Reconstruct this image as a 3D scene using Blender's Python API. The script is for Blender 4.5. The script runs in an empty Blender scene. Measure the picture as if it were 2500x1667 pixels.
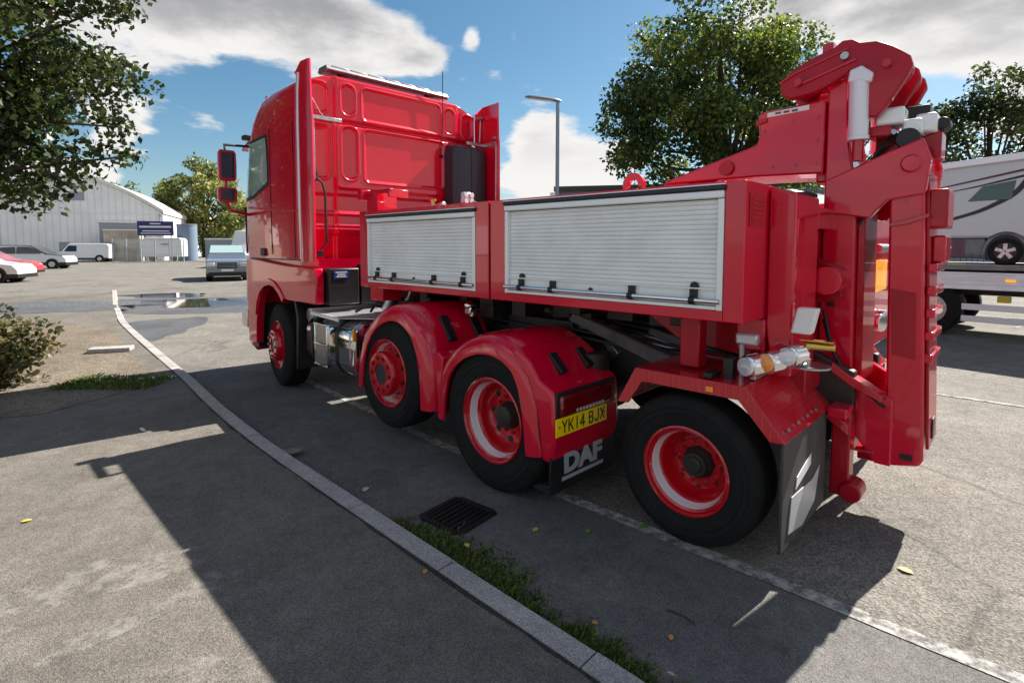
import bpy, bmesh, math, random
import numpy as np
from mathutils import Vector, Matrix
random.seed(7); rng = np.random.default_rng(7)
SC = bpy.context.scene; COL = SC.collection
R = math.radians

# ------------------------------------------------------------------ camera
cam_d = bpy.data.cameras.new('camera'); cam = bpy.data.objects.new('camera', cam_d); COL.objects.link(cam)
SC.camera = cam
cam.location = (0, 0, 1.70); cam.rotation_euler = (R(90 - 3.9), 0, 0)
cam_d.sensor_width = 36; cam_d.lens = 36 * 1306 / 2500; cam_d.shift_y = -0.0578
cam_d.clip_start = .05; cam_d.clip_end = 6000

# ------------------------------------------------------------------ sun, sky
AZ, EL = 52, 44
S = Vector((math.sin(R(AZ)) * math.cos(R(EL)), math.cos(R(AZ)) * math.cos(R(EL)), math.sin(R(EL))))
sl = bpy.data.lights.new('sun', 'SUN'); so = bpy.data.objects.new('sun', sl); COL.objects.link(so)
sl.energy = 5.0; sl.angle = R(.5); sl.color = (1, .94, .85)
so.rotation_euler = S.to_track_quat('Z', 'Y').to_euler(); so.location = (0, 0, 40)
SC.view_settings.view_transform = 'Standard'; SC.view_settings.look = 'None'
SC.view_settings.exposure = 1.18; SC.view_settings.gamma = 1

W = bpy.data.worlds.new('World'); SC.world = W; W.use_nodes = True
nt = W.node_tree; N = nt.nodes; L = nt.links; N.clear()
def wn(t, **k):
    n = N.new(t)
    for a, b in k.items(): setattr(n, a, b)
    return n
def wmath(op, a, b=None, c=None, clamp=False):
    n = wn('ShaderNodeMath', operation=op); n.use_clamp = clamp
    for i, x in enumerate((a, b, c)):
        if x is None: continue
        if isinstance(x, (int, float)): n.inputs[i].default_value = x
        else: L.new(x, n.inputs[i])
    return n.outputs[0]
sky = wn('ShaderNodeTexSky', sky_type='NISHITA'); sky.sun_disc = False
sky.sun_elevation = R(EL); sky.sun_rotation = R(AZ); sky.air_density = 1.0; sky.dust_density = .6; sky.ozone_density = 2.2
tc = wn('ShaderNodeTexCoord'); sep = wn('ShaderNodeSeparateXYZ'); L.new(tc.outputs['Generated'], sep.inputs[0])
zc = wmath('MAXIMUM', sep.outputs[2], 0.0)
den = wmath('ADD', zc, .16)
cmb = wn('ShaderNodeCombineXYZ')
L.new(wmath('DIVIDE', sep.outputs[0], den), cmb.inputs[0]); L.new(wmath('DIVIDE', sep.outputs[1], den), cmb.inputs[1])
def noise(vec, scale, det, rough, off=(0, 0, 0), dist=0):
    mp = wn('ShaderNodeMapping'); mp.inputs['Location'].default_value = off; L.new(vec, mp.inputs[0])
    n = wn('ShaderNodeTexNoise'); n.inputs['Scale'].default_value = scale; n.inputs['Detail'].default_value = det
    n.inputs['Roughness'].default_value = rough; n.inputs['Distortion'].default_value = dist
    L.new(mp.outputs[0], n.inputs['Vector']); return n.outputs['Fac']
n1 = noise(cmb.outputs[0], 1.5, 9, .56, (3.1, 1.7, 0), .15)
n2 = noise(cmb.outputs[0], 2.6, 6, .6, (8.1, -2.7, 3))
# cloud banks: direction, angular size, weight
mask = None
for (x, y, z, kk, wgt) in [(-.60, 1, .41, 260, .22), (-.45, 1, .40, 260, .26), (-.30, 1, .41, 260, .25), (-.18, 1, .37, 420, .21), (-.42, 1, .50, 120, .16), (-.72, 1, .40, 160, .2), (-.72, 1, .225, 1200, .24), (-.82, 1, .16, 400, .12), (.04, 1, .19, 420, .30), (.12, 1, .13, 300, .26), (.20, 1, .06, 160, .2), (-.02, 1, .10, 300, .15),
                           (.50, 1, .46, 500, .24), (.62, 1, .42, 260, .25), (.80, 1, .44, 160, .23), (1.05, 1, .46, 90, .24), (.97, 1, .29, 600, .20), (.99, 1, .22, 900, .16), (-.07, 1, .375, 3500, .26), (.0, 1, .385, 5000, .24), (-.06, 1, .44, 2000, .2), (-.88, 1, .09, 300, .14), (-.78, 1, .11, 600, .2), (-.1, -1, .8, 1.6, .20), (1, -.12, .22, 9, .45), (-1, -.3, .5, 4, .12)]:
    v = Vector((x, y, z)).normalized()
    dp = wn('ShaderNodeVectorMath', operation='DOT_PRODUCT'); L.new(tc.outputs['Generated'], dp.inputs[0]); dp.inputs[1].default_value = v
    g = wmath('MULTIPLY', wmath('POWER', wmath('MAXIMUM', dp.outputs['Value'], 0.0), float(kk)), wgt)
    mask = g if mask is None else wmath('ADD', mask, g)
# banks out of view are added to brighten reflections and whiten the fill light
dens = wmath('ADD', n1, mask)
cov = wn('ShaderNodeMapRange', interpolation_type='SMOOTHSTEP'); L.new(dens, cov.inputs[0]); cov.inputs[1].default_value = .65; cov.inputs[2].default_value = .75
core = wn('ShaderNodeMapRange', interpolation_type='SMOOTHSTEP'); L.new(wmath('ADD', wmath('MULTIPLY', dens, .75), wmath('MULTIPLY', n2, .35)), core.inputs[0]); core.inputs[1].default_value = .70; core.inputs[2].default_value = .90
hi = wmath('MULTIPLY', core.outputs[0], wmath('MULTIPLY', wmath('SUBTRACT', sep.outputs[2], .12, clamp=True), 4.0, clamp=True))
cc = wn('ShaderNodeMixRGB'); cc.inputs[1].default_value = (7.4, 7.25, 7.1, 1); cc.inputs[2].default_value = (3.0, 3.05, 3.2, 1); L.new(hi, cc.inputs[0])
hs = wn('ShaderNodeHueSaturation'); hs.inputs['Saturation'].default_value = 1.2; hs.inputs['Hue'].default_value = .487; hs.inputs['Value'].default_value = .92; L.new(sky.outputs[0], hs.inputs['Color'])
mx = wn('ShaderNodeMixRGB'); L.new(cov.outputs[0], mx.inputs[0]); L.new(hs.outputs[0], mx.inputs[1]); L.new(cc.outputs[0], mx.inputs[2])
bg = wn('ShaderNodeBackground'); bg.inputs[1].default_value = .056; L.new(mx.outputs[0], bg.inputs[0])
wo = wn('ShaderNodeOutputWorld'); L.new(bg.outputs[0], wo.inputs[0])

# ------------------------------------------------------------------ materials
MATS = {}
def mat(name, col, rough=.5, metal=0, coat=0, spec=.5, trans=0, nscale=0, namp=0, col2=None, bump=0, bscale=40, emit=None, ior=None, coatr=.03):
    m = bpy.data.materials.new(name); m.use_nodes = True; t = m.node_tree; b = t.nodes['Principled BSDF']
    b.inputs['Base Color'].default_value = (*col, 1); b.inputs['Roughness'].default_value = rough; b.inputs['Metallic'].default_value = metal
    b.inputs['Coat Weight'].default_value = coat; b.inputs['Coat Roughness'].default_value = coatr; b.inputs['Specular IOR Level'].default_value = spec
    b.inputs['Transmission Weight'].default_value = trans
    if ior: b.inputs['IOR'].default_value = ior
    if emit: b.inputs['Emission Color'].default_value = (*emit[:3], 1); b.inputs['Emission Strength'].default_value = emit[3]
    c = t.nodes.new('ShaderNodeTexCoord')
    if nscale:
        n = t.nodes.new('ShaderNodeTexNoise'); n.inputs['Scale'].default_value = nscale; n.inputs['Detail'].default_value = 6
        t.links.new(c.outputs['Object'], n.inputs['Vector'])
        r = t.nodes.new('ShaderNodeValToRGB'); r.color_ramp.elements[0].position = .35; r.color_ramp.elements[1].position = .68
        c2 = col2 or tuple(x * (1 - namp) for x in col)
        r.color_ramp.elements[0].color = (*c2, 1); r.color_ramp.elements[1].color = (*col, 1)
        t.links.new(n.outputs['Fac'], r.inputs[0]); t.links.new(r.outputs[0], b.inputs['Base Color'])
    if bump:
        n = t.nodes.new('ShaderNodeTexNoise'); n.inputs['Scale'].default_value = bscale; n.inputs['Detail'].default_value = 4
        t.links.new(c.outputs['Object'], n.inputs['Vector'])
        u = t.nodes.new('ShaderNodeBump'); u.inputs['Strength'].default_value = bump; u.inputs['Distance'].default_value = .01
        t.links.new(n.outputs['Fac'], u.inputs['Height']); t.links.new(u.outputs[0], b.inputs['Normal'])
    MATS[name] = m; return m
RED = mat('red_paint', (.66, .0008, .030), .24, 0, .9, .25, nscale=3, namp=.10, bump=.02, bscale=2.2)
REDS = mat('red_satin', (.46, .001, .016), .38, 0, .4, .25, nscale=5, namp=.25)
REDR = mat('red_rim', (.50, .0015, .010), .24, 0, .8, .4)
BARREL_SHEEN = mat('rim_barrel_sheen', (.92, .84, .87), .22, .15, .8)  # near-white colour paints a bright reflection onto the red rim's barrel
DRED = mat('dark_red_lens', (.16, .003, .005), .08, 0, 1)
CHK = None
def checker_mat(name, col, metal, rough):
    m = mat(name, col, rough, metal, .6); t = m.node_tree; b = t.nodes['Principled BSDF']; n = t.nodes; l = t.links
    c = n.new('ShaderNodeTexCoord'); mp = n.new('ShaderNodeMapping'); mp.inputs['Rotation'].default_value = (0, 0, R(45)); mp.inputs['Scale'].default_value = (38, 38, 38); l.new(c.outputs['Object'], mp.inputs[0])
    ck = n.new('ShaderNodeTexChecker'); ck.inputs['Scale'].default_value = 1.0
    fr = n.new('ShaderNodeVectorMath'); fr.operation = 'FRACTION'; l.new(mp.outputs[0], fr.inputs[0]); sb_ = n.new('ShaderNodeVectorMath'); sb_.operation = 'SUBTRACT'; l.new(fr.outputs[0], sb_.inputs[0]); sb_.inputs[1].default_value = (.5, .5, 0)
    sx = n.new('ShaderNodeSeparateXYZ'); l.new(sb_.outputs[0], sx.inputs[0]); l.new(mp.outputs[0], ck.inputs['Vector'])
    def mth(op, a, bb):
        x = n.new('ShaderNodeMath'); x.operation = op
        for i_, v in enumerate((a, bb)):
            if isinstance(v, (int, float)): x.inputs[i_].default_value = v
            else: l.new(v, x.inputs[i_])
        return x.outputs[0]
    def loz(sx1, sy1): return mth('ADD', mth('MULTIPLY', mth('ABSOLUTE', sx.outputs[0], 0), sx1), mth('MULTIPLY', mth('ABSOLUTE', sx.outputs[1], 0), sy1))
    a1, a2 = loz(2.2, 7), loz(7, 2.2)
    mx_ = n.new('ShaderNodeMixRGB'); l.new(ck.outputs['Fac'], mx_.inputs[0]); l.new(a1, mx_.inputs[1]); l.new(a2, mx_.inputs[2])
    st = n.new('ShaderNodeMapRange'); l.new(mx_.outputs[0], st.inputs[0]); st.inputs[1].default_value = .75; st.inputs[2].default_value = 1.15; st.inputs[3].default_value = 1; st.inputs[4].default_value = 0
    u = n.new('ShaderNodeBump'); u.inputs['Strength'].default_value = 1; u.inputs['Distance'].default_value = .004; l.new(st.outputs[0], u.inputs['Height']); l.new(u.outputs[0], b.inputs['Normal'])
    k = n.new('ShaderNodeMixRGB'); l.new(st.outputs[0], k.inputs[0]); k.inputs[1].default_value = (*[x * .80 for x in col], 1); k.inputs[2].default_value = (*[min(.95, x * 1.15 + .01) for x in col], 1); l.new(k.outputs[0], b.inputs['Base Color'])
    return m
CHKR = checker_mat('red_tread_plate', (.62, .004, .022), 0, .2)
CHKA = checker_mat('aluminium_tread_plate', (.66, .66, .68), .35, .3)
ALU = mat('shutter_aluminium', (.90, .91, .92), .42, 0, nscale=4, namp=.13)
ALUF = mat('aluminium_frame', (.84, .85, .87), .32, .25)
CHROME = mat('polished_steel', (.78, .78, .80), .07, 1)
STEEL = mat('zinc_steel', (.55, .55, .56), .32, .9, nscale=20, namp=.3)
BRASS = mat('brass', (.65, .42, .12), .25, 1)
BLK = mat('black_plastic', (.012, .012, .014), .45, nscale=8, namp=.4)
BLU = mat('blue_black_plastic', (.022, .027, .038), .42, bump=.25, bscale=260)
RUB = mat('tyre_rubber', (.006, .006, .0065), .8, spec=.3, nscale=9, col2=(.011, .0105, .0105), bump=.15, bscale=120)
FLAP = mat('mud_flap_rubber', (.055, .052, .052), .7, nscale=5, namp=.4)
CHS = mat('chassis_black', (.014, .013, .013), .5, nscale=7, namp=.6, col2=(.03, .022, .018))
GREYS = mat('chassis_grey', (.13, .12, .12), .45, nscale=7, namp=.5)
WHT = mat('white_paint', (.78, .78, .79), .35, 0, .5)
CRM = mat('white_lilac_ram', (.80, .78, .84), .3, .1, .6)
GLS = mat('cab_glass', (.50, .66, .64), .05, .35, 1)  # pale mint base colour stands in for bright sky seen in the glass
MIR = mat('mirror_glass', (.06, .07, .09), .05, .6)
DGL = mat('dark_glass', (.012, .015, .018), .04, 0, 1)
CLR = mat('clear_lens', (.70, .70, .74), .08, .3, 1)
AMB = mat('amber_lens', (.95, .30, .01), .15, 0, 1)
AMB2 = mat('amber_lens_lit', (1.0, .42, .02), .25, 0, .6, emit=(1, .4, .02, .35))
YEL = mat('yellow_plate', (1.0, .68, .002), .35)
INK = mat('black_ink', (.01, .01, .01), .5)
LET = mat('silver_lettering', (.55, .57, .60), .4, .4)
NAVY = mat('navy_sign', (.015, .02, .13), .4)
BLUS = mat('blue_sticker', (.015, .06, .30), .4)
WHS = mat('white_marking', (.72, .72, .74), .5)

def ground_mat(name, c_lo, c_hi, agg=170, bump=.5, cracks=0, patch=.7, line=None, streak=0):
    m = bpy.data.materials.new(name); m.use_nodes = True; t = m.node_tree; n = t.nodes; l = t.links; b = n['Principled BSDF']
    b.inputs['Roughness'].default_value = .88; b.inputs['Specular IOR Level'].default_value = .3
    c = n.new('ShaderNodeTexCoord')
    def nz(s, d=5, r=.6, dist=0):
        x = n.new('ShaderNodeTexNoise'); x.inputs['Scale'].default_value = s; x.inputs['Detail'].default_value = d; x.inputs['Roughness'].default_value = r; x.inputs['Distortion'].default_value = dist
        l.new(c.outputs['Object'], x.inputs['Vector']); return x.outputs['Fac']
    def ramp(f, a, bb, ca, cb):
        r = n.new('ShaderNodeValToRGB'); r.color_ramp.elements[0].position = a; r.color_ramp.elements[1].position = bb
        r.color_ramp.elements[0].color = (*ca, 1); r.color_ramp.elements[1].color = (*cb, 1); l.new(f, r.inputs[0]); return r.outputs[0]
    def mix(f, a, bb, op='MIX'):
        x = n.new('ShaderNodeMixRGB'); x.blend_type = op
        if isinstance(f, float): x.inputs[0].default_value = f
        else: l.new(f, x.inputs[0])
        l.new(a, x.inputs[1]); l.new(bb, x.inputs[2]); return x.outputs[0]
    base = ramp(nz(1.1, 7, .65, .4), .30, .72, c_lo, c_hi)
    small = ramp(nz(9, 6, .7), .25, .75, (.62,) * 3, (1.18,) * 3)
    col = mix(.8, base, small, 'MULTIPLY')
    v = n.new('ShaderNodeTexVoronoi'); v.inputs['Scale'].default_value = agg; l.new(c.outputs['Object'], v.inputs['Vector'])
    stones = n.new('ShaderNodeSeparateColor'); l.new(v.outputs['Color'], stones.inputs[0])
    col = mix(.75, col, ramp(stones.outputs[0], .1, .95, (.50,) * 3, (1.55, 1.5, 1.42)), 'MULTIPLY')
    hgt = v.outputs['Distance']
    if cracks:
        vv = n.new('ShaderNodeTexVoronoi'); vv.feature = 'DISTANCE_TO_EDGE'; vv.inputs['Scale'].default_value = cracks
        mp = n.new('ShaderNodeMixRGB'); mp.inputs[0].default_value = .12; l.new(c.outputs['Object'], mp.inputs[1])
        nn = n.new('ShaderNodeTexNoise'); nn.inputs['Scale'].default_value = 3; nn.inputs['Detail'].default_value = 6; l.new(c.outputs['Object'], nn.inputs['Vector']); l.new(nn.outputs['Color'], mp.inputs[2])
        l.new(mp.outputs[0], vv.inputs['Vector'])
        k = ramp(vv.outputs['Distance'], .002, .014, (.45,) * 3, (1, 1, 1)); col = mix(.55, col, k, 'MULTIPLY')
    if patch:
        k = ramp(nz(.45, 4, .5), .52, .60, (1, 1, 1), (.80, .80, .82)); col = mix(patch, col, k, 'MULTIPLY')
    l.new(col, b.inputs['Base Color'])
    u = n.new('ShaderNodeBump'); u.inputs['Strength'].default_value = bump; u.inputs['Distance'].default_value = .006; l.new(hgt, u.inputs['Height'])
    u2 = n.new('ShaderNodeBump'); u2.inputs['Strength'].default_value = .35; u2.inputs['Distance'].default_value = .03; l.new(nz(5, 5), u2.inputs['Height']); l.new(u.outputs[0], u2.inputs['Normal'])
    l.new(u2.outputs[0], b.inputs['Normal']); return m
ASPH = ground_mat('yard_asphalt', (.145, .137, .125), (.235, .222, .202), 105, .8, .8)
GUT = ground_mat('road_edge_asphalt', (.115, .113, .112), (.18, .175, .17), 230, .4)
PAVE = ground_mat('footway_asphalt', (.120, .111, .100), (.20, .184, .164), 210, .45)
KERB = ground_mat('kerb_concrete', (.34, .33, .33), (.46, .44, .43), 260, .3, 0, 0)
DIRT = ground_mat('bare_dirt', (.12, .10, .08), (.22, .185, .145), 60, .9)

def worn_line_mat():
    m = ground_mat('worn_white_line', (.115, .113, .112), (.18, .175, .17), 230, .4, 0, 0); t = m.node_tree; n = t.nodes; l = t.links; b = n['Principled BSDF']
    old = b.inputs['Base Color'].links[0].from_socket
    c = n.new('ShaderNodeTexCoord'); x = n.new('ShaderNodeTexNoise'); x.inputs['Scale'].default_value = 13; x.inputs['Detail'].default_value = 8; x.inputs['Roughness'].default_value = .75
    l.new(c.outputs['Object'], x.inputs['Vector'])
    r = n.new('ShaderNodeValToRGB'); r.color_ramp.elements[0].position = .42; r.color_ramp.elements[1].position = .60; l.new(x.outputs['Fac'], r.inputs[0])
    k = n.new('ShaderNodeMixRGB'); l.new(r.outputs[0], k.inputs[0]); l.new(old, k.inputs[1]); k.inputs[2].default_value = (.46, .45, .43, 1); l.new(k.outputs[0], b.inputs['Base Color']); return m
LINE = worn_line_mat()
def leaf_mat(name, c1, c2, tr=.35):
    m = bpy.data.materials.new(name); m.use_nodes = True; t = m.node_tree; n = t.nodes; l = t.links; n.clear()
    a = n.new('ShaderNodeAttribute'); a.attribute_name = 'tint'
    r = n.new('ShaderNodeValToRGB'); r.color_ramp.elements[0].color = (*c1, 1); r.color_ramp.elements[1].color = (*c2, 1); l.new(a.outputs['Fac'], r.inputs[0])
    r.color_ramp.elements[1].position = .88
    if 'dark' not in name: e = r.color_ramp.elements.new(.97); e.color = (min(.5, c2[0] * 1.7 + .03), c2[1] * 1.3, c2[2], 1)
    p = n.new('ShaderNodeBsdfPrincipled'); p.inputs['Roughness'].default_value = .42; p.inputs['Specular IOR Level'].default_value = .5; l.new(r.outputs[0], p.inputs['Base Color'])
    tl = n.new('ShaderNodeBsdfTranslucent'); hsv = n.new('ShaderNodeHueSaturation'); hsv.inputs['Value'].default_value = 1.6; hsv.inputs['Hue'].default_value = .485
    l.new(r.outputs[0], hsv.inputs['Color']); l.new(hsv.outputs[0], tl.inputs[0])
    mxs = n.new('ShaderNodeMixShader'); mxs.inputs[0].default_value = tr; l.new(p.outputs[0], mxs.inputs[1]); l.new(tl.outputs[0], mxs.inputs[2])
    o = n.new('ShaderNodeOutputMaterial'); l.new(mxs.outputs[0], o.inputs[0]); return m
LF1 = leaf_mat('leaves_dark', (.010, .024, .006), (.07, .10, .020))
LF2 = leaf_mat('leaves_mid', (.016, .04, .010), (.12, .18, .030), .45)
LF3 = leaf_mat('leaves_olive', (.08, .11, .03), (.28, .31, .09), .45)
LF4 = leaf_mat('leaves_shrub', (.03, .05, .012), (.16, .13, .05))
GRS = leaf_mat('grass_blades', (.03, .07, .010), (.14, .20, .03))
BARK = mat('bark', (.09, .065, .045), .9, nscale=6, namp=.5, bump=.5, bscale=30)

# ------------------------------------------------------------------ helpers
def tag(o, label=None, cat=None, group=None, kind=None):
    if label: o['label'] = label
    if cat: o['category'] = cat
    if group: o['group'] = group
    if kind: o['kind'] = kind
    return o
def empty(name, loc, rz=0, label=None, cat=None, group=None):
    o = bpy.data.objects.new(name, None); COL.objects.link(o); o.location = loc; o.rotation_euler = (0, 0, rz); o.empty_display_size = .2
    return tag(o, label, cat, group)
def ident(a, b, c): return (a, b, c)
class MB:
    def __init__(s, tf=ident): s.v = []; s.f = []; s.mi = []; s.m = 0; s.tf = tf
    def add(s, vs, fs):
        o = len(s.v); s.v += [s.tf(*p) for p in vs]; s.f += [[i + o for i in q] for q in fs]; s.mi += [s.m] * len(fs); return s
    def box(s, a0, a1, b0, b1, c0, c1):
        return s.add([(a, b, c) for a in (a0, a1) for b in (b0, b1) for c in (c0, c1)], [(0, 1, 3, 2), (4, 6, 7, 5), (0, 4, 5, 1), (2, 3, 7, 6), (0, 2, 6, 4), (1, 5, 7, 3)])
    def prism(s, poly, b0, b1):           # polygon in (a, c) swept along b
        n = len(poly); g0 = b0 if callable(b0) else (lambda a, c: b0); g1 = b1 if callable(b1) else (lambda a, c: b1)
        vs = [(a, g0(a, c), c) for a, c in poly] + [(a, g1(a, c), c) for a, c in poly]
        return s.add(vs, [tuple(range(n)), tuple(range(2 * n - 1, n - 1, -1))] + [(i, (i + 1) % n, (i + 1) % n + n, i + n) for i in range(n)])
    def prismz(s, poly, c0, c1):          # polygon in (a, b) swept along c
        n = len(poly); vs = [(a, b, c0) for a, b in poly] + [(a, b, c1) for a, b in poly]
        return s.add(vs, [tuple(range(n)), tuple(range(2 * n - 1, n - 1, -1))] + [(i, (i + 1) % n, (i + 1) % n + n, i + n) for i in range(n)])
    def loft(s, rings, caps=True, closed=True):
        n = len(rings[0]); vs = [p for r in rings for p in r]; fs = []
        for k in range(len(rings) - 1):
            for i in range(n if closed else n - 1):
                j = (i + 1) % n; fs.append((k * n + i, k * n + j, (k + 1) * n + j, (k + 1) * n + i))
        if caps: fs += [tuple(range(n)), tuple(range((len(rings) - 1) * n, len(rings) * n))[::-1]]
        return s.add(vs, fs)
    def cyl(s, p0, p1, r, r2=None, seg=16, caps=True):
        p0 = Vector(p0); p1 = Vector(p1); d = (p1 - p0).normalized(); r2 = r if r2 is None else r2
        x = d.orthogonal().normalized(); y = d.cross(x)
        ring = lambda p, q: [tuple(p + x * math.cos(2 * math.pi * i / seg) * q + y * math.sin(2 * math.pi * i / seg) * q) for i in range(seg)]
        return s.loft([ring(p0, r), ring(p1, r2)], caps)
    def tube(s, pts, r, seg=8, r2=None):
        pts = [Vector(p) for p in pts]; rings = []; x = None; n = len(pts)
        for i, p in enumerate(pts):
            d = (pts[min(i + 1, n - 1)] - pts[max(i - 1, 0)]).normalized()
            x = d.orthogonal().normalized() if x is None else (x - d * x.dot(d)).normalized(); y = d.cross(x)
            q = r if r2 is None else r + (r2 - r) * i / (n - 1)
            rings.append([tuple(p + x * math.cos(2 * math.pi * k / seg) * q + y * math.sin(2 * math.pi * k / seg) * q) for k in range(seg)])
        return s.loft(rings)
    def lathe(s, cen, prof, seg=64, closed=False):  # axis along b ; prof = [(r, b)]
        a, b, c = cen; rings = []
        for r, q in prof: rings.append([(a + r * math.cos(2 * math.pi * i / seg), b + q, c + r * math.sin(2 * math.pi * i / seg)) for i in range(seg)])
        return s.loft(rings, caps=not closed)
    def build(s, name, m, parent=None, bevel=0, ang=32, seg=2, smooth=True):
        me = bpy.data.meshes.new(name); bm = bmesh.new(); vs = [bm.verts.new(p) for p in s.v]
        for q, k in zip(s.f, s.mi):
            try: f = bm.faces.new([vs[i] for i in q]); f.material_index = k; f.smooth = smooth
            except ValueError: pass
        bmesh.ops.recalc_face_normals(bm, faces=bm.faces); bm.to_mesh(me); bm.free()
        for x in (m if isinstance(m, (list, tuple)) else [m]): me.materials.append(x)
        if smooth: me.set_sharp_from_angle(angle=R(ang))
        o = bpy.data.objects.new(name, me); COL.objects.link(o)
        if parent: o.parent = parent
        if bevel:
            b = o.modifiers.new('bevel', 'BEVEL'); b.width = bevel; b.segments = seg; b.limit_method = 'ANGLE'; b.angle_limit = R(35); b.harden_normals = False
        return o
def part(name, m, parent, fn, tf=ident, **k):
    b = MB(tf); fn(b); return b.build(name, m, parent, **k)
def rrect(a0, a1, b0, b1, r, k=5):
    out = []
    for (cx, cy, s) in ((a1 - r, b1 - r, 0), (a0 + r, b1 - r, 90), (a0 + r, b0 + r, 180), (a1 - r, b0 + r, 270)):
        for i in range(k + 1):
            t = R(s + 90 * i / k); out.append((cx + r * math.cos(t), cy + r * math.sin(t)))
    return out
def text(name, body, size, m, parent, mtx, ext=.002, sx=1, bold=0, align='CENTER', shear=0):
    cu = bpy.data.curves.new(name, 'FONT'); cu.body = body; cu.size = size; cu.extrude = ext; cu.offset = bold; cu.align_x = align; cu.align_y = 'CENTER'; cu.shear = shear; cu.space_character = 1.10 if len(body) > 4 else 1.0
    t = bpy.data.objects.new('tmp', cu); COL.objects.link(t); bpy.context.view_layer.update()
    me = bpy.data.meshes.new_from_object(t.evaluated_get(bpy.context.evaluated_depsgraph_get())); bpy.data.objects.remove(t); bpy.data.curves.remove(cu)
    me.name = name; me.materials.clear(); me.materials.append(m)
    o = bpy.data.objects.new(name, me); COL.objects.link(o); o.parent = parent; o.matrix_local = mtx @ Matrix.Diagonal((sx, 1, 1, 1)); return o
def copy_tree(o, parent=None):
    c = o.copy(); COL.objects.link(c); c.parent = parent
    for ch in list(o.children): copy_tree(ch, c)
    return c
def sm(a, b, x):
    t = np.clip((x - a) / (b - a), 0, 1); return t * t * (3 - 2 * t)
# ==== SETTING ====
def flat(name, poly, z, m, kind='structure', label=None):
    b = MB(); b.add([(x, y, z) for x, y in poly], [tuple(range(len(poly)))]); o = b.build(name, m, smooth=False); tag(o, label, kind=kind); return o
g = MB(); X = [-2500, -200, -60, -30, -15, -6, 0, 6, 15, 30, 60, 200, 2500]
g.add([(x, y, 0) for y in X for x in X], [(j * 13 + i, j * 13 + i + 1, (j + 1) * 13 + i + 1, (j + 1) * 13 + i) for i in range(12) for j in range(12)])
tag(g.build('ground', ASPH, smooth=False), kind='structure')
# kerb centre line on the ground, near to far
KP = [(2.2, .10), (1.3, 1.0), (.46, 1.90), (.14, 2.19), (-.09, 2.42), (-.54, 2.86), (-.86, 3.17), (-1.23, 3.54), (-1.83, 4.12), (-2.41, 4.72), (-2.96, 5.32), (-4.13, 6.68), (-6.03, 8.78), (-8.44, 11.5), (-11.1, 14.9), (-15., 20.1)]
def resample(P, step):
    P = np.array(P, float); d = np.r_[0, np.cumsum(np.linalg.norm(np.diff(P, axis=0), axis=1))]; t = np.arange(0, d[-1], step)
    return np.c_[np.interp(t, d, P[:, 0]), np.interp(t, d, P[:, 1])]
def smoothp(P, n=12):
    for _ in range(n): P = np.r_[P[:1], (P[:-2] + 2 * P[1:-1] + P[2:]) / 4, P[-1:]]
    return P
KC = smoothp(resample(KP, .15), 14)
def normals(P):
    d = np.gradient(P, axis=0); d /= np.linalg.norm(d, axis=1)[:, None]; return np.c_[-d[:, 1], d[:, 0]]
KN = normals(KC)          # pointing to the footway side (left)
if KN[30, 0] > 0: KN = -KN
def strip(name, P, Nn, o0, o1, z, m, zj=0):
    b = MB(); n = len(P); A = P + Nn * np.reshape(o0, (-1, 1)) if not np.isscalar(o0) else P + Nn * o0
    B = P + Nn * np.reshape(o1, (-1, 1)) if not np.isscalar(o1) else P + Nn * o1
    b.add([(x, y, z) for x, y in A] + [(x, y, z) for x, y in B], [(i, i + 1, n + i + 1, n + i) for i in range(n - 1)])
    o = b.build(name, m, smooth=False); tag(o, kind='structure'); return o
# kerb : stones about 0.9 m long with narrow joints
kb = MB(); i = 0; st = 6
while i + st < len(KC):
    a = KC[i:i + st + 1].copy(); nn = KN[i:i + st + 1]; d = (a[-1] - a[0]); d /= np.linalg.norm(d); a[0] = a[0] + d * .006; a[-1] = a[-1] - d * .006
    dz = random.uniform(-.003, .005); rings = []
    for p, q in zip(a, nn):
        rings.append([(*(p + q * o), z) for o, z in ((.062, -.02), (.062, .058 + dz), (-.045, .060 + dz), (-.062, .044 + dz), (-.072, -.02))])
    kb.loft(rings); i += st
tag(kb.build('kerb', KERB, ang=20), kind='structure')
fw = MB(); n = len(KC); A = KC + KN * .064; B = KC + KN * 30
fw.add([(x, y, .052) for x, y in A] + [(x, y, .052) for x, y in B], [(i, i + 1, n + i + 1, n + i) for i in range(n - 1) if KC[i, 1] < 19])
tag(fw.build('pavement', PAVE, smooth=False), kind='structure')
gwd = np.random.default_rng(9).uniform(.072, .094, len(KC)); kk = KC[:, 1] < 12
GAP = ground_mat('kerb_back_silt', (.03, .028, .025), (.07, .06, .05), 120, .8, 0, 0)
strip('kerb_back_joint', KC[kk], KN[kk], .0655, gwd[kk], .0535, GAP)
GL = smoothp(resample([(2.9, 1.05), (2.35, 1.62), (1.99, 1.99), (1.67, 2.27), (1.46, 2.50), (1.03, 2.88), (.73, 3.18), (.28, 3.59), (-.67, 4.54), (-1.52, 5.47), (-3.0, 7.1)], .12), 8)
GN = normals(GL); GN = -GN if GN[10, 0] > 0 else GN
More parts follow.
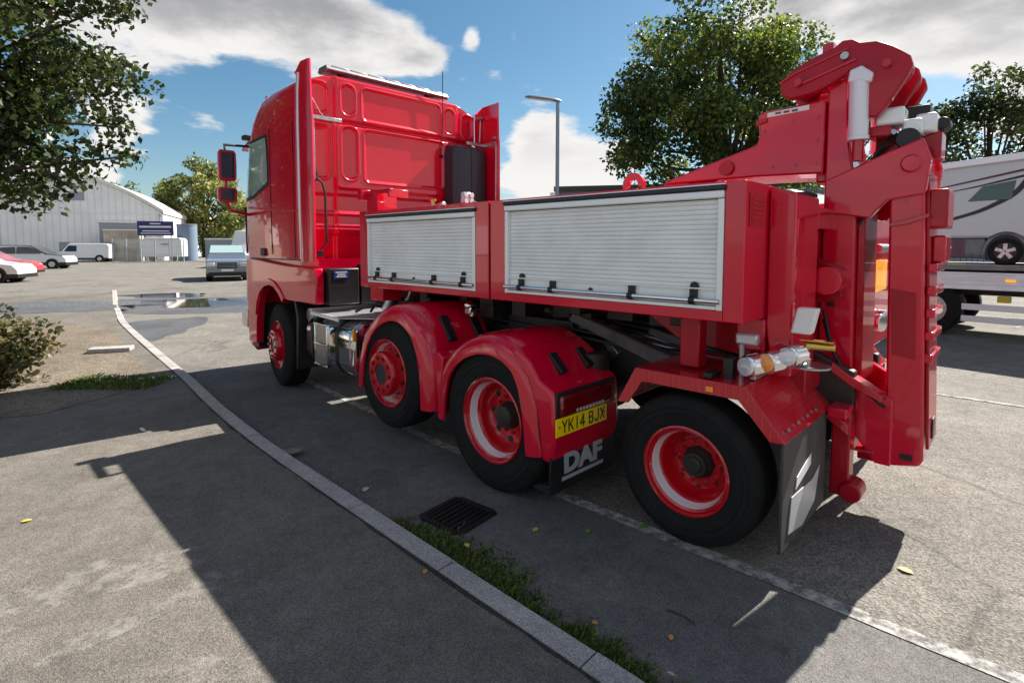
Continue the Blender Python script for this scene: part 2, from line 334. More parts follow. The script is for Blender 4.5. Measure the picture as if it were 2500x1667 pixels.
# road edge channel between line and kerb
rp = [tuple(p) for p in GL[::3]] + [tuple(p) for p in (KC - KN * .07)[(KC[:, 1] < 7.6)][::-1][::2]]
flat('road_edge', rp, .004, GUT)
strip('road_marking', GL, GN, -.045, .045, .008, LINE)
for pp in ([(4.0, 6.93), (4.87, 6.05), (5.41, 5.55), (6.6, 4.4)], [(7.7, 11.2), (8.45, 10.15), (9.0, 9.15), (9.6, 8.1)], [(9.6, 12.2), (12.5, 12.6)], [(10.4, 11.0), (13, 12.4)]):
    q = resample(pp, .15); strip('road_marking', q, normals(q), -.04, .04, .006, LINE)
# bare earth beside the shrub and the dropped kerb
dl = [(-4.6, 5.15), (-5.2, 4.9), (-6.4, 4.7), (-8.5, 5.5), (-11, 8), (-11.5, 11.5), (-9.2, 11.3), (-8.0, 10.6), (-6.0, 8.3), (-4.55, 6.75), (-4.3, 6.2)]
flat('bare_earth', dl, .0562, DIRT)
def patch_mat(name, base_args, col, a0, a1, sc):
    m = ground_mat(*base_args); m.name = name; t = m.node_tree; n = t.nodes; l = t.links; b = n['Principled BSDF']; old = b.inputs['Base Color'].links[0].from_socket
    c = n.new('ShaderNodeTexCoord'); x = n.new('ShaderNodeTexNoise'); x.inputs['Scale'].default_value = sc; x.inputs['Detail'].default_value = 7; x.inputs['Roughness'].default_value = .7; l.new(c.outputs['Object'], x.inputs['Vector'])
    r = n.new('ShaderNodeValToRGB'); r.color_ramp.elements[0].position = a0; r.color_ramp.elements[1].position = a1; l.new(x.outputs['Fac'], r.inputs[0])
    k = n.new('ShaderNodeMixRGB'); l.new(r.outputs[0], k.inputs[0]); l.new(old, k.inputs[1]); k.inputs[2].default_value = (*col, 1); l.new(k.outputs[0], b.inputs['Base Color']); return m
PALE = patch_mat('pale_patches', ('tmp_base', (.120, .111, .100), (.20, .184, .164), 210, .45), (.27, .255, .23), .48, .74, 9)
def blob_at(*a): return blob(*a)
OILM = patch_mat('stained_asphalt', ('tmp_b2', (.115, .113, .112), (.18, .175, .17), 230, .4), (.06, .058, .056), .46, .72, 9)
PUD = mat('wet_asphalt', (.035, .038, .042), .06, 0, .6, nscale=2, namp=.3)
def blob(name, cx, cy, rx, ry, rot, z, seed, m=PUD):
    r = random.Random(seed); ph = [r.uniform(0, 6.28) for _ in range(5)]; P = []
    for k in range(60):
        t = 2 * math.pi * k / 60; q = 1 + .16 * math.sin(2 * t + ph[0]) + .12 * math.sin(3 * t + ph[1]) + .08 * math.sin(5 * t + ph[2]) + .05 * math.sin(9 * t + ph[3])
        x, y = rx * q * math.cos(t), ry * q * math.sin(t); P.append((cx + x * math.cos(rot) - y * math.sin(rot), cy + x * math.sin(rot) + y * math.cos(rot)))
    return flat(name, P, z, m)
DAMP = ground_mat('damp_asphalt', (.06, .06, .065), (.14, .138, .14), 75, .6, 0, 0); DAMP.node_tree.nodes['Principled BSDF'].inputs['Roughness'].default_value = .32
blob('damp_patch', -10.4, 15.3, 4.0, 2.6, .1, .0035, 13, DAMP)
blob('damp_patch', -7.4, 10.9, .9, 1.7, .5, .0035, 15, DAMP); blob('damp_patch', -13.2, 14.2, 3.0, 1.4, .3, .0566, 17, DAMP)
blob('puddle', -10.2, 15.6, 2.3, 1.5, .2, .005, 3); blob('puddle', -11.9, 18.3, 1.5, .8, .1, .005, 5)
blob('puddle', -12.7, 14.9, 2.0, .75, .3, .0575, 8)

for k, (x, y, rx, ry, ro) in enumerate(((-2.05, 2.55, .55, .16, .5), (-1.62, 2.35, .35, .10, .9), (-2.5, 2.35, .4, .1, .2), (-1.25, 1.95, .3, .08, .4), (-1.9, 4.15, .3, .05, .5))):
    blob('pale_patch', x, y, rx, ry, ro, [.0523, .0526, .0529, .0532, .0535][k], 20 + k, PALE)  # irregular patches of lighter tone on the pavement
# drain grate (cast iron, dished, set in the channel)
gr = empty('drain_grate', (-.34, 3.265, .004), 0, 'square cast iron drain grate set in the road beside the kerb grass', 'drain')
ga = math.atan2(3.48 - 3.24, -.38 + .57)
IRON = mat('cast_iron', (.030, .026, .026), .55, .5, nscale=30, namp=.5)
DK = mat('drain_void', (.003, .003, .003), .9)
def gtf(a, b, c): return (a * math.cos(ga) - b * math.sin(ga), a * math.sin(ga) + b * math.cos(ga), c)
def f(b):
    for s in (-1, 1):
        b.box(-.165, .165, s * .165 - .018, s * .165 + .018, 0, .014); b.box(s * .165 - .018, s * .165 + .018, -.147, .147, 0, .014)
part('frame', IRON, gr, f, gtf, bevel=.003)
part('sump', DK, gr, lambda b: b.box(-.147, .147, -.147, .147, 0, .0015), gtf)
for k in range(7):
    t = -.126 + .042 * k; part('bar', IRON, gr, lambda b: b.box(-.147, .147, t - .009, t + .009, .0016, .013), gtf, bevel=.003)

# grass tufts in the channel
def blades(name, P, hgt, wid, m, **k):
    n = len(P); a = rng.uniform(0, 2 * np.pi, n); l = rng.uniform(.5, 1.1, n) * hgt; lean = rng.uniform(.2, 1.1, n) * l
    d = np.c_[np.cos(a), np.sin(a), np.zeros(n)]; s = np.c_[-np.sin(a), np.cos(a), np.zeros(n)] * wid * rng.uniform(.6, 1.2, (n, 1))
    V = np.stack([P - s, P + s, P + d * (lean * .5)[:, None] + np.c_[np.zeros((n, 2)), l * .65] + s * .6, P + d * lean[:, None] + np.c_[np.zeros((n, 2)), l * .8]], 1).reshape(-1, 3)
    me = bpy.data.meshes.new(name); me.vertices.add(4 * n); me.vertices.foreach_set('co', V.ravel()); me.loops.add(4 * n); me.loops.foreach_set('vertex_index', np.arange(4 * n))
    me.polygons.add(n); me.polygons.foreach_set('loop_start', np.arange(n) * 4); me.polygons.foreach_set('loop_total', np.full(n, 4)); me.update()
    at = me.attributes.new('tint', 'FLOAT', 'POINT'); at.data.foreach_set('value', np.repeat(rng.uniform(0, 1, n) ** 1.3, 4)); me.materials.append(m)
    o = bpy.data.objects.new(name, me); COL.objects.link(o); tag(o, **k); return o
gp = []
gl = np.array([(-.66, 3.20), (-.50, 3.02), (-.30, 2.88), (-.12, 2.72), (.02, 2.56), (.12, 2.42), (.26, 2.30), (.36, 2.18), (.46, 2.08), (.60, 1.95), (.8, 1.75)]); gw = [.03, .10, .12, .12, .11, .04, .03, .06, .05, .03, .05]
gd = [.6, 1, 1, 1, .9, .25, .25, .8, .7, .3, .7]
for _ in range(11000):
    t = random.uniform(0, len(gl) - 1.001); i = int(t); q = t - i; p = gl[i] * (1 - q) + gl[i + 1] * q; w = gw[i] * (1 - q) + gw[i + 1] * q
    if random.random() > gd[i] * (1 - q) + gd[i + 1] * q: continue
    j = int(np.argmin(((KC - p) ** 2).sum(1))); o = -(.075 + abs(random.gauss(0, .55)) * w * 1.5); pp = KC[j] + KN[j] * o + np.random.default_rng(_).uniform(-.07, .07, 2)
    if ((pp - KC[j]) @ KN[j]) > -.075: continue
    gp.append((*pp, .004))
blades('grass', np.array(gp), .027, .0042, GRS, label='low green grass and moss growing along the kerb', cat='grass', kind='stuff')
MOSS = ground_mat('mossy_silt', (.05, .09, .025), (.14, .12, .08), 90, .8, 0, 0)
mp = []
JJ = [int(np.argmin(((KC - p) ** 2).sum(1))) for p in gl]
a0, a1 = min(JJ), max(JJ); ww = np.interp(np.arange(a0, a1 + 1), sorted(JJ), [w for _, w in sorted(zip(JJ, gw))]); rr_ = np.random.default_rng(4)
strip('kerb_silt', KC[a0:a1 + 1], KN[a0:a1 + 1], -.073, -(.073 + ww * 1.25 + rr_.uniform(-.015, .02, len(ww))), .0065, MOSS)

# loose grit swept against the kerb
def grit(name, P, size, m, **k):
    n = len(P); r = np.random.default_rng(3); q = size * r.uniform(.4, 1.3, (n, 1, 1)); base = np.array([(1, 0, 0), (-.5, .86, 0), (-.5, -.86, 0), (0, 0, .9)])[None] * r.uniform(.6, 1.3, (n, 4, 1)); a = r.uniform(0, 6.28, n); c, s_ = np.cos(a), np.sin(a)
    B = base * q; V = np.stack([B[..., 0] * c[:, None] - B[..., 1] * s_[:, None], B[..., 0] * s_[:, None] + B[..., 1] * c[:, None], B[..., 2]], -1) + P[:, None, :]
    me = bpy.data.meshes.new(name); o4 = np.arange(n) * 4; F = np.concatenate([np.stack([o4 + i, o4 + j, o4 + l_], 1) for i, j, l_ in ((0, 1, 3), (1, 2, 3), (2, 0, 3))])
    me.from_pydata(V.reshape(-1, 3).tolist(), [], F.tolist()); me.materials.append(m); o = bpy.data.objects.new(name, me); COL.objects.link(o); tag(o, **k)
r_ = np.random.default_rng(12); js = r_.integers(20, int((KC[:, 1] < 7).sum()), 5200); off = -(.075 + np.abs(r_.normal(0, .09, 5200)))
P_ = np.c_[KC[js] + KN[js] * off[:, None] + r_.uniform(-.05, .05, (5200, 2)), np.full(5200, .0045)]; P_ = P_[((P_[:, :2] - KC[js]) * KN[js]).sum(1) < -.074]
grit('grit', P_, .0055, mat('grit_stone', (.30, .27, .23), .9, nscale=60, namp=.7), label='loose grit and small stones swept along the road side of the kerb', cat='grit', kind='stuff')
for k, (x, y, rx, ry, ro) in enumerate(((-.9, 3.75, .30, .09, 2.3), (.35, 2.75, .16, .10, .5), (-1.6, 4.7, .4, .12, 2.2), (1.05, 2.15, .22, .12, 1.0))):
    blob('oil_stain', x, y, rx, ry, ro, .0048 + .0002 * k, 40 + k, OILM)
# ---- leaves helper
def leaf_mesh(name, P, size, m, parent, seed=0, flatness=.3, tintf=None):
    r = np.random.default_rng(seed); n = len(P)
    d = r.normal(size=(n, 3)); d[:, 2] -= .3; d /= np.linalg.norm(d, axis=1)[:, None]
    nrm = r.normal(size=(n, 3)); nrm[:, 2] = np.abs(nrm[:, 2]) + flatness; s = np.cross(d, nrm); s /= np.linalg.norm(s, axis=1)[:, None]; up = np.cross(s, d)
    L_ = (size * r.uniform(.45, 1.35, n))[:, None]; w_ = L_ * r.uniform(.28, .42, (n, 1))
    V = np.stack([P, P + d * L_ * .45 + s * w_ + up * L_ * .06, P + d * L_, P + d * L_ * .45 - s * w_ + up * L_ * .06], 1).reshape(-1, 3)
    me = bpy.data.meshes.new(name); me.vertices.add(4 * n); me.vertices.foreach_set('co', V.ravel()); me.loops.add(4 * n); me.loops.foreach_set('vertex_index', np.arange(4 * n))
    me.polygons.add(n); me.polygons.foreach_set('loop_start', np.arange(n) * 4); me.polygons.foreach_set('loop_total', np.full(n, 4)); me.update()
    tint = np.clip(r.normal(.42, .27, n) + (tintf if tintf is not None else 0), 0, 1); at = me.attributes.new('tint', 'FLOAT', 'POINT'); at.data.foreach_set('value', np.repeat(tint, 4)); me.materials.append(m)
    o = bpy.data.objects.new(name, me); COL.objects.link(o); o.parent = parent; return o
def tree(label, base, cen, rad, ncl, nlf, lsize, m, seed, trunk_r=.2, clr=.8, extra=(), name='tree', group=None, cut=None):
    r = np.random.default_rng(seed); root = empty(name, (*base, 0), 0, label, 'tree' if name == 'tree' else 'shrub', group)
    cen = np.array(cen, float) - np.array([*base, 0]); rad = np.array(rad, float)
    u = r.normal(size=(ncl, 3)); u /= np.linalg.norm(u, axis=1)[:, None]; q = r.uniform(.25, 1, (ncl, 1)) ** .45 * r.uniform(.82, 1.1, (ncl, 1)); C = cen + u * q * rad
    cr = clr * r.uniform(.55, 1.25, ncl)
    if len(extra): C = np.r_[C, np.array([(x - base[0], y - base[1], z) for x, y, z, _ in extra])]; cr = np.r_[cr, [e[3] for e in extra]]
    if cut is not None: k = cut(C); C = C[k]; cr = cr[k]
    w = cr ** 2; idx = r.choice(len(C), nlf, p=w / w.sum()); v = r.normal(size=(nlf, 3)); v /= np.linalg.norm(v, axis=1)[:, None]
    P = C[idx] + v * (cr[idx] * r.uniform(.15, 1.08, nlf) ** .6)[:, None] * np.array([1, 1, .72])
    tf_ = r.normal(0, .16, len(C))[idx]; kk_ = P[:, 2] > .05; P = P[kk_]
    leaf_mesh('crown' if name == 'tree' else 'foliage', P, lsize, m, root, seed, tintf=tf_[kk_])
    b = MB(); top = Vector(cen); hh = top.z
    tr = [(0, 0, -.1), (.05, .02, hh * .3), (top.x * .3, top.y * .3, hh * .6), (top.x * .6, top.y * .6, hh), (top.x * .8, top.y * .8, hh + rad[2] * .55)]
    b.tube(tr, trunk_r, 10, trunk_r * .25)
    for c in C[:: max(1, len(C) // 46)]:
        t = random.uniform(.25, .75); s0 = Vector(tr[1]).lerp(Vector(tr[3]), t); e = Vector(c); mid = s0.lerp(e, .5) + Vector((0, 0, -.1 * rad[2] * random.uniform(-.3, 1)))
        b.tube([s0, mid, e], trunk_r * .28, 6, trunk_r * .05)
    b.build('trunk' if name == 'tree' else 'stem', BARK, root); return root
tree('near tree overhanging the pavement from the left edge', (-8.7, 6.7), (-8.05, 7.4, 5.0), (2.55, 2.0, 2.75), 105, 42000, .10, LF1, 11, .2, .62,
     extra=[(-5.9, 7.6, 3.0, .42), (-5.5, 7.6, 3.35, .3), (-6.3, 7.5, 2.75, .5), (-6.7, 7.5, 2.4, .42), (-5.2, 7.5, 3.9, .35), (-6.0, 7.4, 4.3, .5), (-6.9, 7.4, 3.2, .6), (-5.35, 7.6, 2.95, .2), (-7.2, 7.3, 2.5, .5), (-5.4, 7.4, 4.9, .45), (-5.1, 7.4, 5.3, .4)])
tree('tall leafy tree rising behind the street lamp and the red boom', (8.3, 20), (7.35, 20, 6.2), (3.75, 3.0, 5.0), 140, 46000, .165, LF2, 21, .3, .82,
     extra=[(6.6, 19.6, 10.9, 1.0), (8.2, 19.6, 10.2, 1.1), (7.4, 19.6, 11.3, .9), (4.4, 19.5, 7.6, .7), (3.7, 19.4, 5.6, .6)])
tree('darker tree behind the crane head, between two taller ones', (16, 27), (15.2, 27, 6.8), (3.8, 3, 4.7), 80, 11000, .22, LF1, 31, .3, 1.0)
tree('dark pointed tree at the right, above the motorhome', (26.5, 30), (26.3, 30, 6.4), (4.3, 3, 4.6), 110, 20000, .24, LF1, 41, .3, .95, extra=[(25.8, 30, 11.3, .6), (25.9, 30, 10.6, .9), (22.6, 30, 7.4, 1.2), (22.4, 30, 5.4, 1.3), (23.4, 30, 8.8, 1.1)])
tree('round olive green tree rising behind the right end of the white warehouse', (-46, 80), (-45.5, 80, 7.6), (6.6, 5, 6.6), 100, 20000, .46, LF3, 51, .3, 1.3)
tree('small tree behind the warehouse roof ridge', (-58, 78), (-58, 78, 7), (4, 4, 4.8), 50, 5000, .45, LF2, 61, .3, 1.5)
tree('scrubby green and brown shrub at the left edge of the pavement', (-6.15, 6.0), (-6.2, 6.0, .45), (.78, .70, .58), 60, 9000, .075, LF4, 71, .03, .26, name='shrub')
# ==== TRACTOR UNIT ====  coordinates (u forward, w from the near side to the far side, z up)
def vtf(u, w, z): return (u, 1.25 - w, z)
def vroot(name, ox, oy, a, label, cat):
    a = R(a); wx, wy = math.cos(a), math.sin(a)
    return empty(name, (ox + 1.25 * wx, oy + 1.25 * wy, 0), math.pi / 2 + a, label, cat)
T = vroot('lorry_tractor', -.144, 3.616, 44.5, 'glossy red lorry tractor with a tall sleeper cab, yellow plate and red wheels', 'lorry')
def tp(name, m, fn, parent=T, **k): return part(name, m, parent, fn, vtf, **k)

# cab shell, lofted from horizontal sections
def cab_ring(z, ur, uf, hw, rf, rr, c=1.25):
    P = []
    for (cu, cw, s, r) in ((uf - rf, c + hw - rf, 0, rf), (ur + rr, c + hw - rr, 90, rr), (ur + rr, c - hw + rr, 180, rr), (uf - rf, c - hw + rf, 270, rf)):
        for i in range(9):
            t = R(s + 90 * i / 8); P.append((cu + r * math.cos(t), cw + r * math.sin(t), z))
    return P
CR = [(1.54, 5.06, 1.235, .42), (1.75, 5.09, 1.245, .44), (2.25, 5.08, 1.245, .46), (2.45, 5.06, 1.245, .48), (2.98, 4.96, 1.24, .50), (3.08, 4.90, 1.24, .48), (3.20, 4.78, 1.24, .44), (3.32, 4.58, 1.238, .38), (3.40, 4.38, 1.235, .30), (3.45, 4.18, 1.222, .26), (3.485, 4.05, 1.18, .24), (3.53, 3.95, 1.05, .22), (3.57, 3.85, .95, .2), (3.595, 3.75, .80, .2)]
tp('cab', RED, lambda b: b.loft([cab_ring(z, 3.10, uf, hw, rf, .05) for z, uf, hw, rf in CR]), ang=40)

# pressed rear wall of the cab as one fine sheet
nw, nz = 330, 270
gw_, gz_ = np.meshgrid(np.linspace(.015, 2.485, nw), np.linspace(1.54, 3.585, nz))
def rr_sdf(w0, w1, z0, z1, r):
    cx, cz, hx, hz = (w0 + w1) / 2, (z0 + z1) / 2, (w1 - w0) / 2 - r, (z1 - z0) / 2 - r
    qx, qz = np.abs(gw_ - cx) - hx, np.abs(gz_ - cz) - hz
    return np.hypot(np.maximum(qx, 0), np.maximum(qz, 0)) + np.minimum(np.maximum(qx, qz), 0) - r
H = np.full_like(gw_, .045)
H += .035 * sm(.385, .43, gw_) * sm(2.17, 2.125, gw_)
H += .012 * sm(3.06, 3.13, gz_) - .026 * np.exp(-((gz_ - 3.085) / .018) ** 2)
d = rr_sdf(.40, 2.02, 2.34, 3.055, .06); H += .018 * sm(.02, -.02, d)
for a in [(.13, .335, 3.17, 3.47, .07, .026), (.49, .64, 3.18, 3.49, .07, .016), (.75, 1.84, 3.15, 3.49, .05, .012), (1.93, 2.08, 3.18, 3.47, .07, .016), (2.25, 2.42, 3.17, 3.45, .07, .026),
          (.12, .335, 2.46, 3.02, .05, .030), (.49, .665, 2.46, 3.03, .08, .026), (.77, 1.89, 2.45, 3.03, .05, .020), (1.94, 2.02, 2.46, 3.0, .03, .02),
          (.12, .86, 2.09, 2.27, .03, .018), (.95, 1.85, 2.09, 2.27, .03, .018)]:
    d = rr_sdf(*a[:5]); H -= a[5] * sm(.014, -.014, d); H += .007 * np.exp(-((d - .022) / .010) ** 2)
for z in (2.055, 1.925, 1.885): H += .012 * np.exp(-((gz_ - z) / .010) ** 2)
d = rr_sdf(.28, 2.2, 1.40, 1.83, .08); H -= .04 * sm(.02, -.02, d)
e = np.minimum(np.minimum(gw_ - .015, 2.485 - gw_), 3.585 - gz_); H -= .045 * (1 - sm(0, .04, e)) ** 2
cut = np.maximum(0, gz_ - (3.455 + .13 * sm(0, .45, np.minimum(gw_, 2.5 - gw_)))) ; ZZ = gz_ - cut
rear = MB(vtf); rear.add([(3.10 - h, w, z) for h, w, z in zip(H.ravel(), gw_.ravel(), ZZ.ravel())], [(j * nw + i, j * nw + i + 1, (j + 1) * nw + i + 1, (j + 1) * nw + i) for j in range(nz - 1) for i in range(nw - 1)])
rear.build('cab_rear_wall', RED, T, ang=80)

# side fairings
def fair(b, s):
    q = (lambda w: w) if s < 0 else (lambda w: 2.5 - w)
    ub = 2.735 if s < 0 else 2.55
    out = [(3.06, -.002), (3.02, -.012), (2.97, -.016), (2.90, -.013), (2.84, -.006), (ub + .03, .004), (ub, .016)]
    inn = [(u, w + .020) for u, w in out][::-1]; inn = [(ub + .010, .036)] + inn[1:]
    P = [(u, q(w)) for u, w in out + inn]
    rings = []
    for z, k in ((1.53, 0), (2.4, 0), (3.05, 0), (3.12, .01), (3.5, .02), (3.60 if s < 0 else 3.57, .02)):
        fl = -k; top = 3.55 < z
        rings.append([(u + (.05 if (top and u > 2.9) else 0), w + fl * (3.06 - u) / .5, z - (.07 if (top and u > 2.9) else 0)) for u, w in P])
    b.loft(rings)
tp('side_fairing', RED, lambda b: fair(b, -1), ang=50)
tp('side_fairing', RED, lambda b: fair(b, 1), ang=50)
tp('fairing_edge_highlight', mat('pale_edge_highlight', (.80, .62, .68), .18, .2, 1), lambda b: b.tube([(3.025, .002, 1.56), (3.02, -.006, 2.2), (3.015, -.006, 3.0), (2.99, -.008, 3.3), (2.955, -.012, 3.50)], .021, 12))  # pale strip added to paint a bright reflection along the fairing edge
# lower cab : wing with wheel arch, both sides
arch = [(4.44, .46), (4.42, .72), (4.36, .93), (4.25, 1.11), (4.10, 1.215), (3.93, 1.25), (3.78, 1.22), (3.66, 1.145), (3.585, 1.085)]
wing = [(2.69, 1.085), (2.67, 1.35), (2.70, 1.46), (2.95, 1.475), (3.35, 1.475), (3.7, 1.49), (4.35, 1.53), (4.72, 1.535), (4.72, .46)] + arch
for s in (0, 1):
    tp('wheel_arch_panel', RED, lambda b: b.prism(wing, -.012 if s == 0 else 2.42, .08 if s == 0 else 2.512), bevel=.012, seg=3)
    arc = [(3.50, 1.10), (3.62, 1.20), (3.78, 1.285), (3.95, 1.31), (4.12, 1.28), (4.28, 1.19), (4.40, 1.05), (4.47, .85)]
    w0 = -.028 if s == 0 else 2.505
    tp('arch_lip', RED, lambda b: b.prism(arc + [(u + (3.93 - u) * .11, z + (.6 - z) * .11) for u, z in arc[::-1]], w0, w0 + .03), bevel=.01)
tp('cab_skirt', RED, lambda b: b.box(2.75, 4.6, .06, 2.44, 1.42, 1.56))
tp('bumper', RED, lambda b: b.loft([cab_ring(z, 4.60, uf, hw, .40, .04) for z, uf, hw in ((.34, 5.0, 1.20), (.42, 5.08, 1.24), (1.1, 5.14, 1.25), (1.16, 5.13, 1.245), (1.55, 5.12, 1.24))]), ang=40)
tp('lamp_cluster', CLR, lambda b: b.prism([(4.78, .62), (4.98, .64), (4.99, .82), (4.78, .86)], -.006, .2), bevel=.01)
tp('bumper_grille', BLK, lambda b: b.box(5.0, 5.16, .4, 2.1, .5, 2.15), bevel=.02)
# shut lines, window, handle
SHUT = BLK
def shut(b):
    b.box(3.865, 3.875, -.0005, .006, 1.60, 3.06); b.box(4.80, 4.808, .02, .04, 1.6, 2.2)
    b.box(2.76, 4.62, .0085, .0145, 1.536, 1.548); b.box(3.2, 3.207, -.0005, .006, 1.56, 3.05)
tp('door_seam', SHUT, shut)
def cabw(u, z):
    zs = [c[0] for c in CR]; uf, hw, rf = (float(np.interp(z, zs, [c[k] for c in CR])) for k in (1, 2, 3)); x = u - (uf - rf)
    return 1.25 - hw + (rf - math.sqrt(max(0, rf * rf - x * x)) if x > 0 else 0)
def dense(P, st=.06):
    P = list(P) + [P[0]]; out = []
    for a, b in zip(P[:-1], P[1:]):
        n = max(1, int(math.hypot(a[0] - b[0], a[1] - b[1]) / st)); out += [(a[0] + (b[0] - a[0]) * i / n, a[1] + (b[1] - a[1]) * i / n) for i in range(n)]
    return out
def skin(b, P, e):
    # grid patch following the cab side inside polygon P
    us = sorted({round(x, 3) for x, _ in dense(P, .03)})
    P2 = P + [P[0]]
    col = []
    for u in np.linspace(min(p[0] for p in P) + .002, max(p[0] for p in P) - .002, 26):
        zz = sorted(a[1] + (b_[1] - a[1]) * (u - a[0]) / (b_[0] - a[0]) for a, b_ in zip(P2[:-1], P2[1:]) if (a[0] - u) * (b_[0] - u) < 0)
        col.append([(u, cabw(u, z) - e, z) for z in np.linspace(zz[0], zz[-1], 12)])
    b.loft(col, caps=False, closed=False)
win = tp('side_window', GLS, lambda b: skin(b, [(3.95, 2.46), (3.955, 2.955), (4.0, 2.985), (4.66, 2.965), (4.86, 2.34), (4.80, 2.30), (4.42, 2.33)], .007))
tp('window_seal', BLK, lambda b: skin(b, [(3.915, 2.42), (3.92, 2.99), (4.0, 3.02), (4.70, 3.0), (4.92, 2.32), (4.82, 2.26), (4.42, 2.29)], .004), win)
tp('door_handle', BLK, lambda b: b.box(4.08, 4.22, -.012, .02, 1.575, 1.67), bevel=.01)
tp('belt_line', RED, lambda b: b.prism([(2.95, 2.06), (2.95, 2.075), (4.6, 2.20), (4.62, 2.17)], -.004, .03), bevel=.002)
tp('sun_visor', RED, lambda b: b.prism([(4.60, 3.02), (4.92, 3.09), (5.16, 3.02), (5.18, 2.98), (4.95, 3.03)], .12, 2.38), bevel=.01)
tp('windscreen', DGL, lambda b: b.prism([(5.126, 2.2), (5.10, 2.5), (5.0, 2.98), (4.9, 2.98), (4.9, 2.2)], .42, 2.08))
tp('access_step', BLK, lambda b: b.prism([(4.46, .40), (4.5, .95), (4.70, .95), (4.7, .40)], .02, .3))
# mirrors
def mir(s):
    w0, w1 = (-.36, -.15) if s == 0 else (2.65, 2.86)
    c = (w0 + w1) / 2
    hsg = tp('mirror_housing', RED, lambda b: b.loft([[(4.55 + (k - .03) * .75 * q, c + (w - c) * q, z) for (k, w) in [(.0, w0), (.06, w0 - .0), (.14, w0 + .03), (.17, c), (.14, w1 - .03), (.06, w1), (0, w1)]] for z, q in ((2.50, .80), (2.53, .96), (2.70, 1), (2.84, .96), (2.875, .78))]), bevel=.008)
    tp('mirror_glass', MIR, lambda b: b.box(4.520, 4.527, w0 + .03, w1 - .03, 2.535, 2.845), hsg, bevel=.003)
    h2 = tp('mirror_housing', RED, lambda b: b.loft([[(4.55 + k * .75 * q, c + (w - c) * q, z) for (k, w) in [(.0, w0), (.06, w0), (.14, w0 + .03), (.17, c), (.14, w1 - .03), (.06, w1), (0, w1)]] for z, q in ((2.235, .85), (2.255, 1.0), (2.38, 1.08), (2.42, .9))]), bevel=.008)
    tp('mirror_glass', MIR, lambda b: b.box(4.538, 4.544, w0 + .03, w1 - .03, 2.265, 2.40), h2)
    e = .10 if s == 0 else 2.40
    tp('mirror_arm', RED, lambda b: (b.tube([(4.60, c, 2.52), (4.63, c, 2.41)], .018), b.tube([(4.61, c, 2.24), (4.62, c + (.05 if s == 0 else -.05), 2.14), (4.68, (0 if s == 0 else 2.5), 2.10), (4.8, e, 2.13)], .022)))
    tp('mirror_arm', BLK, lambda b: b.tube([(4.61, c, 2.87), (4.64, c, 2.95), (4.72, e, 2.98), (4.8, e + (.1 if s == 0 else -.1), 2.98)], .016))
mir(0); mir(1)
# roof furniture
lb = tp('light_bar', STEEL, lambda b: b.loft([[(3.08 + a, w, 3.66 + c) for a, c in ((0, .0), (.03, .045), (.2, .045), (.24, 0), (.2, -.03), (.03, -.03))] for w in (.36, .40, 2.0, 2.05)]), bevel=.004)
for k in range(7): tp('bar_section', mat('dull_grey_lens', (.30, .31, .31), .35, 0, .4), lambda b: b.box(3.10, 3.285, .43 + .225 * k, .63 + .225 * k, 3.66, 3.712), lb, bevel=.008)
tp('bar_foot', BLK, lambda b: (b.box(3.12, 3.22, .55, .62, 3.56, 3.64), b.box(3.12, 3.22, 1.75, 1.82, 3.56, 3.64)), lb)
tp('front_light_bar', STEEL, lambda b: b.loft([[(4.22 + a, w, 3.50 + c) for a, c in ((0, -.02), (.02, .045), (.1, .045), (.12, -.02))] for w in (.14, .2, 2.3, 2.36)]), bevel=.004)
tp('roof_marker_lamp', BLK, lambda b: b.box(4.74, 4.86, .02, .12, 3.07, 3.13), bevel=.01)
tp('aerial', BLK, lambda b: (b.tube([(3.02, 1.86, 2.86), (2.975, 1.86, 3.2), (2.97, 1.87, 3.93)], .0055), b.cyl((3.05, 1.86, 2.86), (2.99, 1.86, 2.86), .02)))
tp('air_intake', BLU, lambda b: b.loft([[(2.985 - a * q, 1.89 + w * .60 * q2 + sh, z) for a, w in ((0, 0), (.17, 0.03), (.22, .15), (.235, .44), (.215, .50), (.23, .56), (.2, .93), (.0, 1.0))] for z, q, q2, sh in ((1.7, 1, 1, 0), (2.2, 1, 1, 0), (2.90, 1, .98, 0), (2.975, .92, .93, .02), (3.0, .75, .8, .05))]), ang=30, bevel=.012, seg=3)
def clamp(b):
    b.box(2.86, 2.90, 2.18, 2.62, 3.035, 3.075); b.box(2.62, 2.90, 2.47, 2.50, 3.03, 3.08); b.tube([(2.62, 2.48, 3.03), (2.62, 2.47, 1.9)], .013)
    b.cyl((2.60, 2.47, 3.12), (2.66, 2.47, 3.12), .025); b.cyl((3.0, 2.45, 3.42), (2.86, 2.45, 3.42), .02); b.tube([(2.92, 2.45, 3.1), (2.92, 2.47, 3.4)], .012)
tp('fairing_bracket', STEEL, clamp, bevel=.003)
tp('fairing_bracket', STEEL, lambda b: (b.box(2.84, 2.88, .07, .40, 3.03, 3.07), b.tube([(2.86, .09, 3.03), (2.86, .09, 2.4)], .010), b.tube([(2.84, .06, 3.25), (2.90, .18, 3.12), (2.92, .27, 3.04)], .006)), bevel=.003)
tp('grab_pipe', BLK, lambda b: (b.tube([(2.99, .11, 2.46), (2.90, .13, 2.42), (2.87, .18, 2.37), (2.86, .20, 2.25), (2.86, .20, 1.9), (2.87, .215, 1.74), (2.93, .17, 1.66)], .013), b.box(2.95, 3.04, .08, .16, 2.40, 2.50), b.box(2.93, 3.05, .12, .2, 1.58, 1.64)))
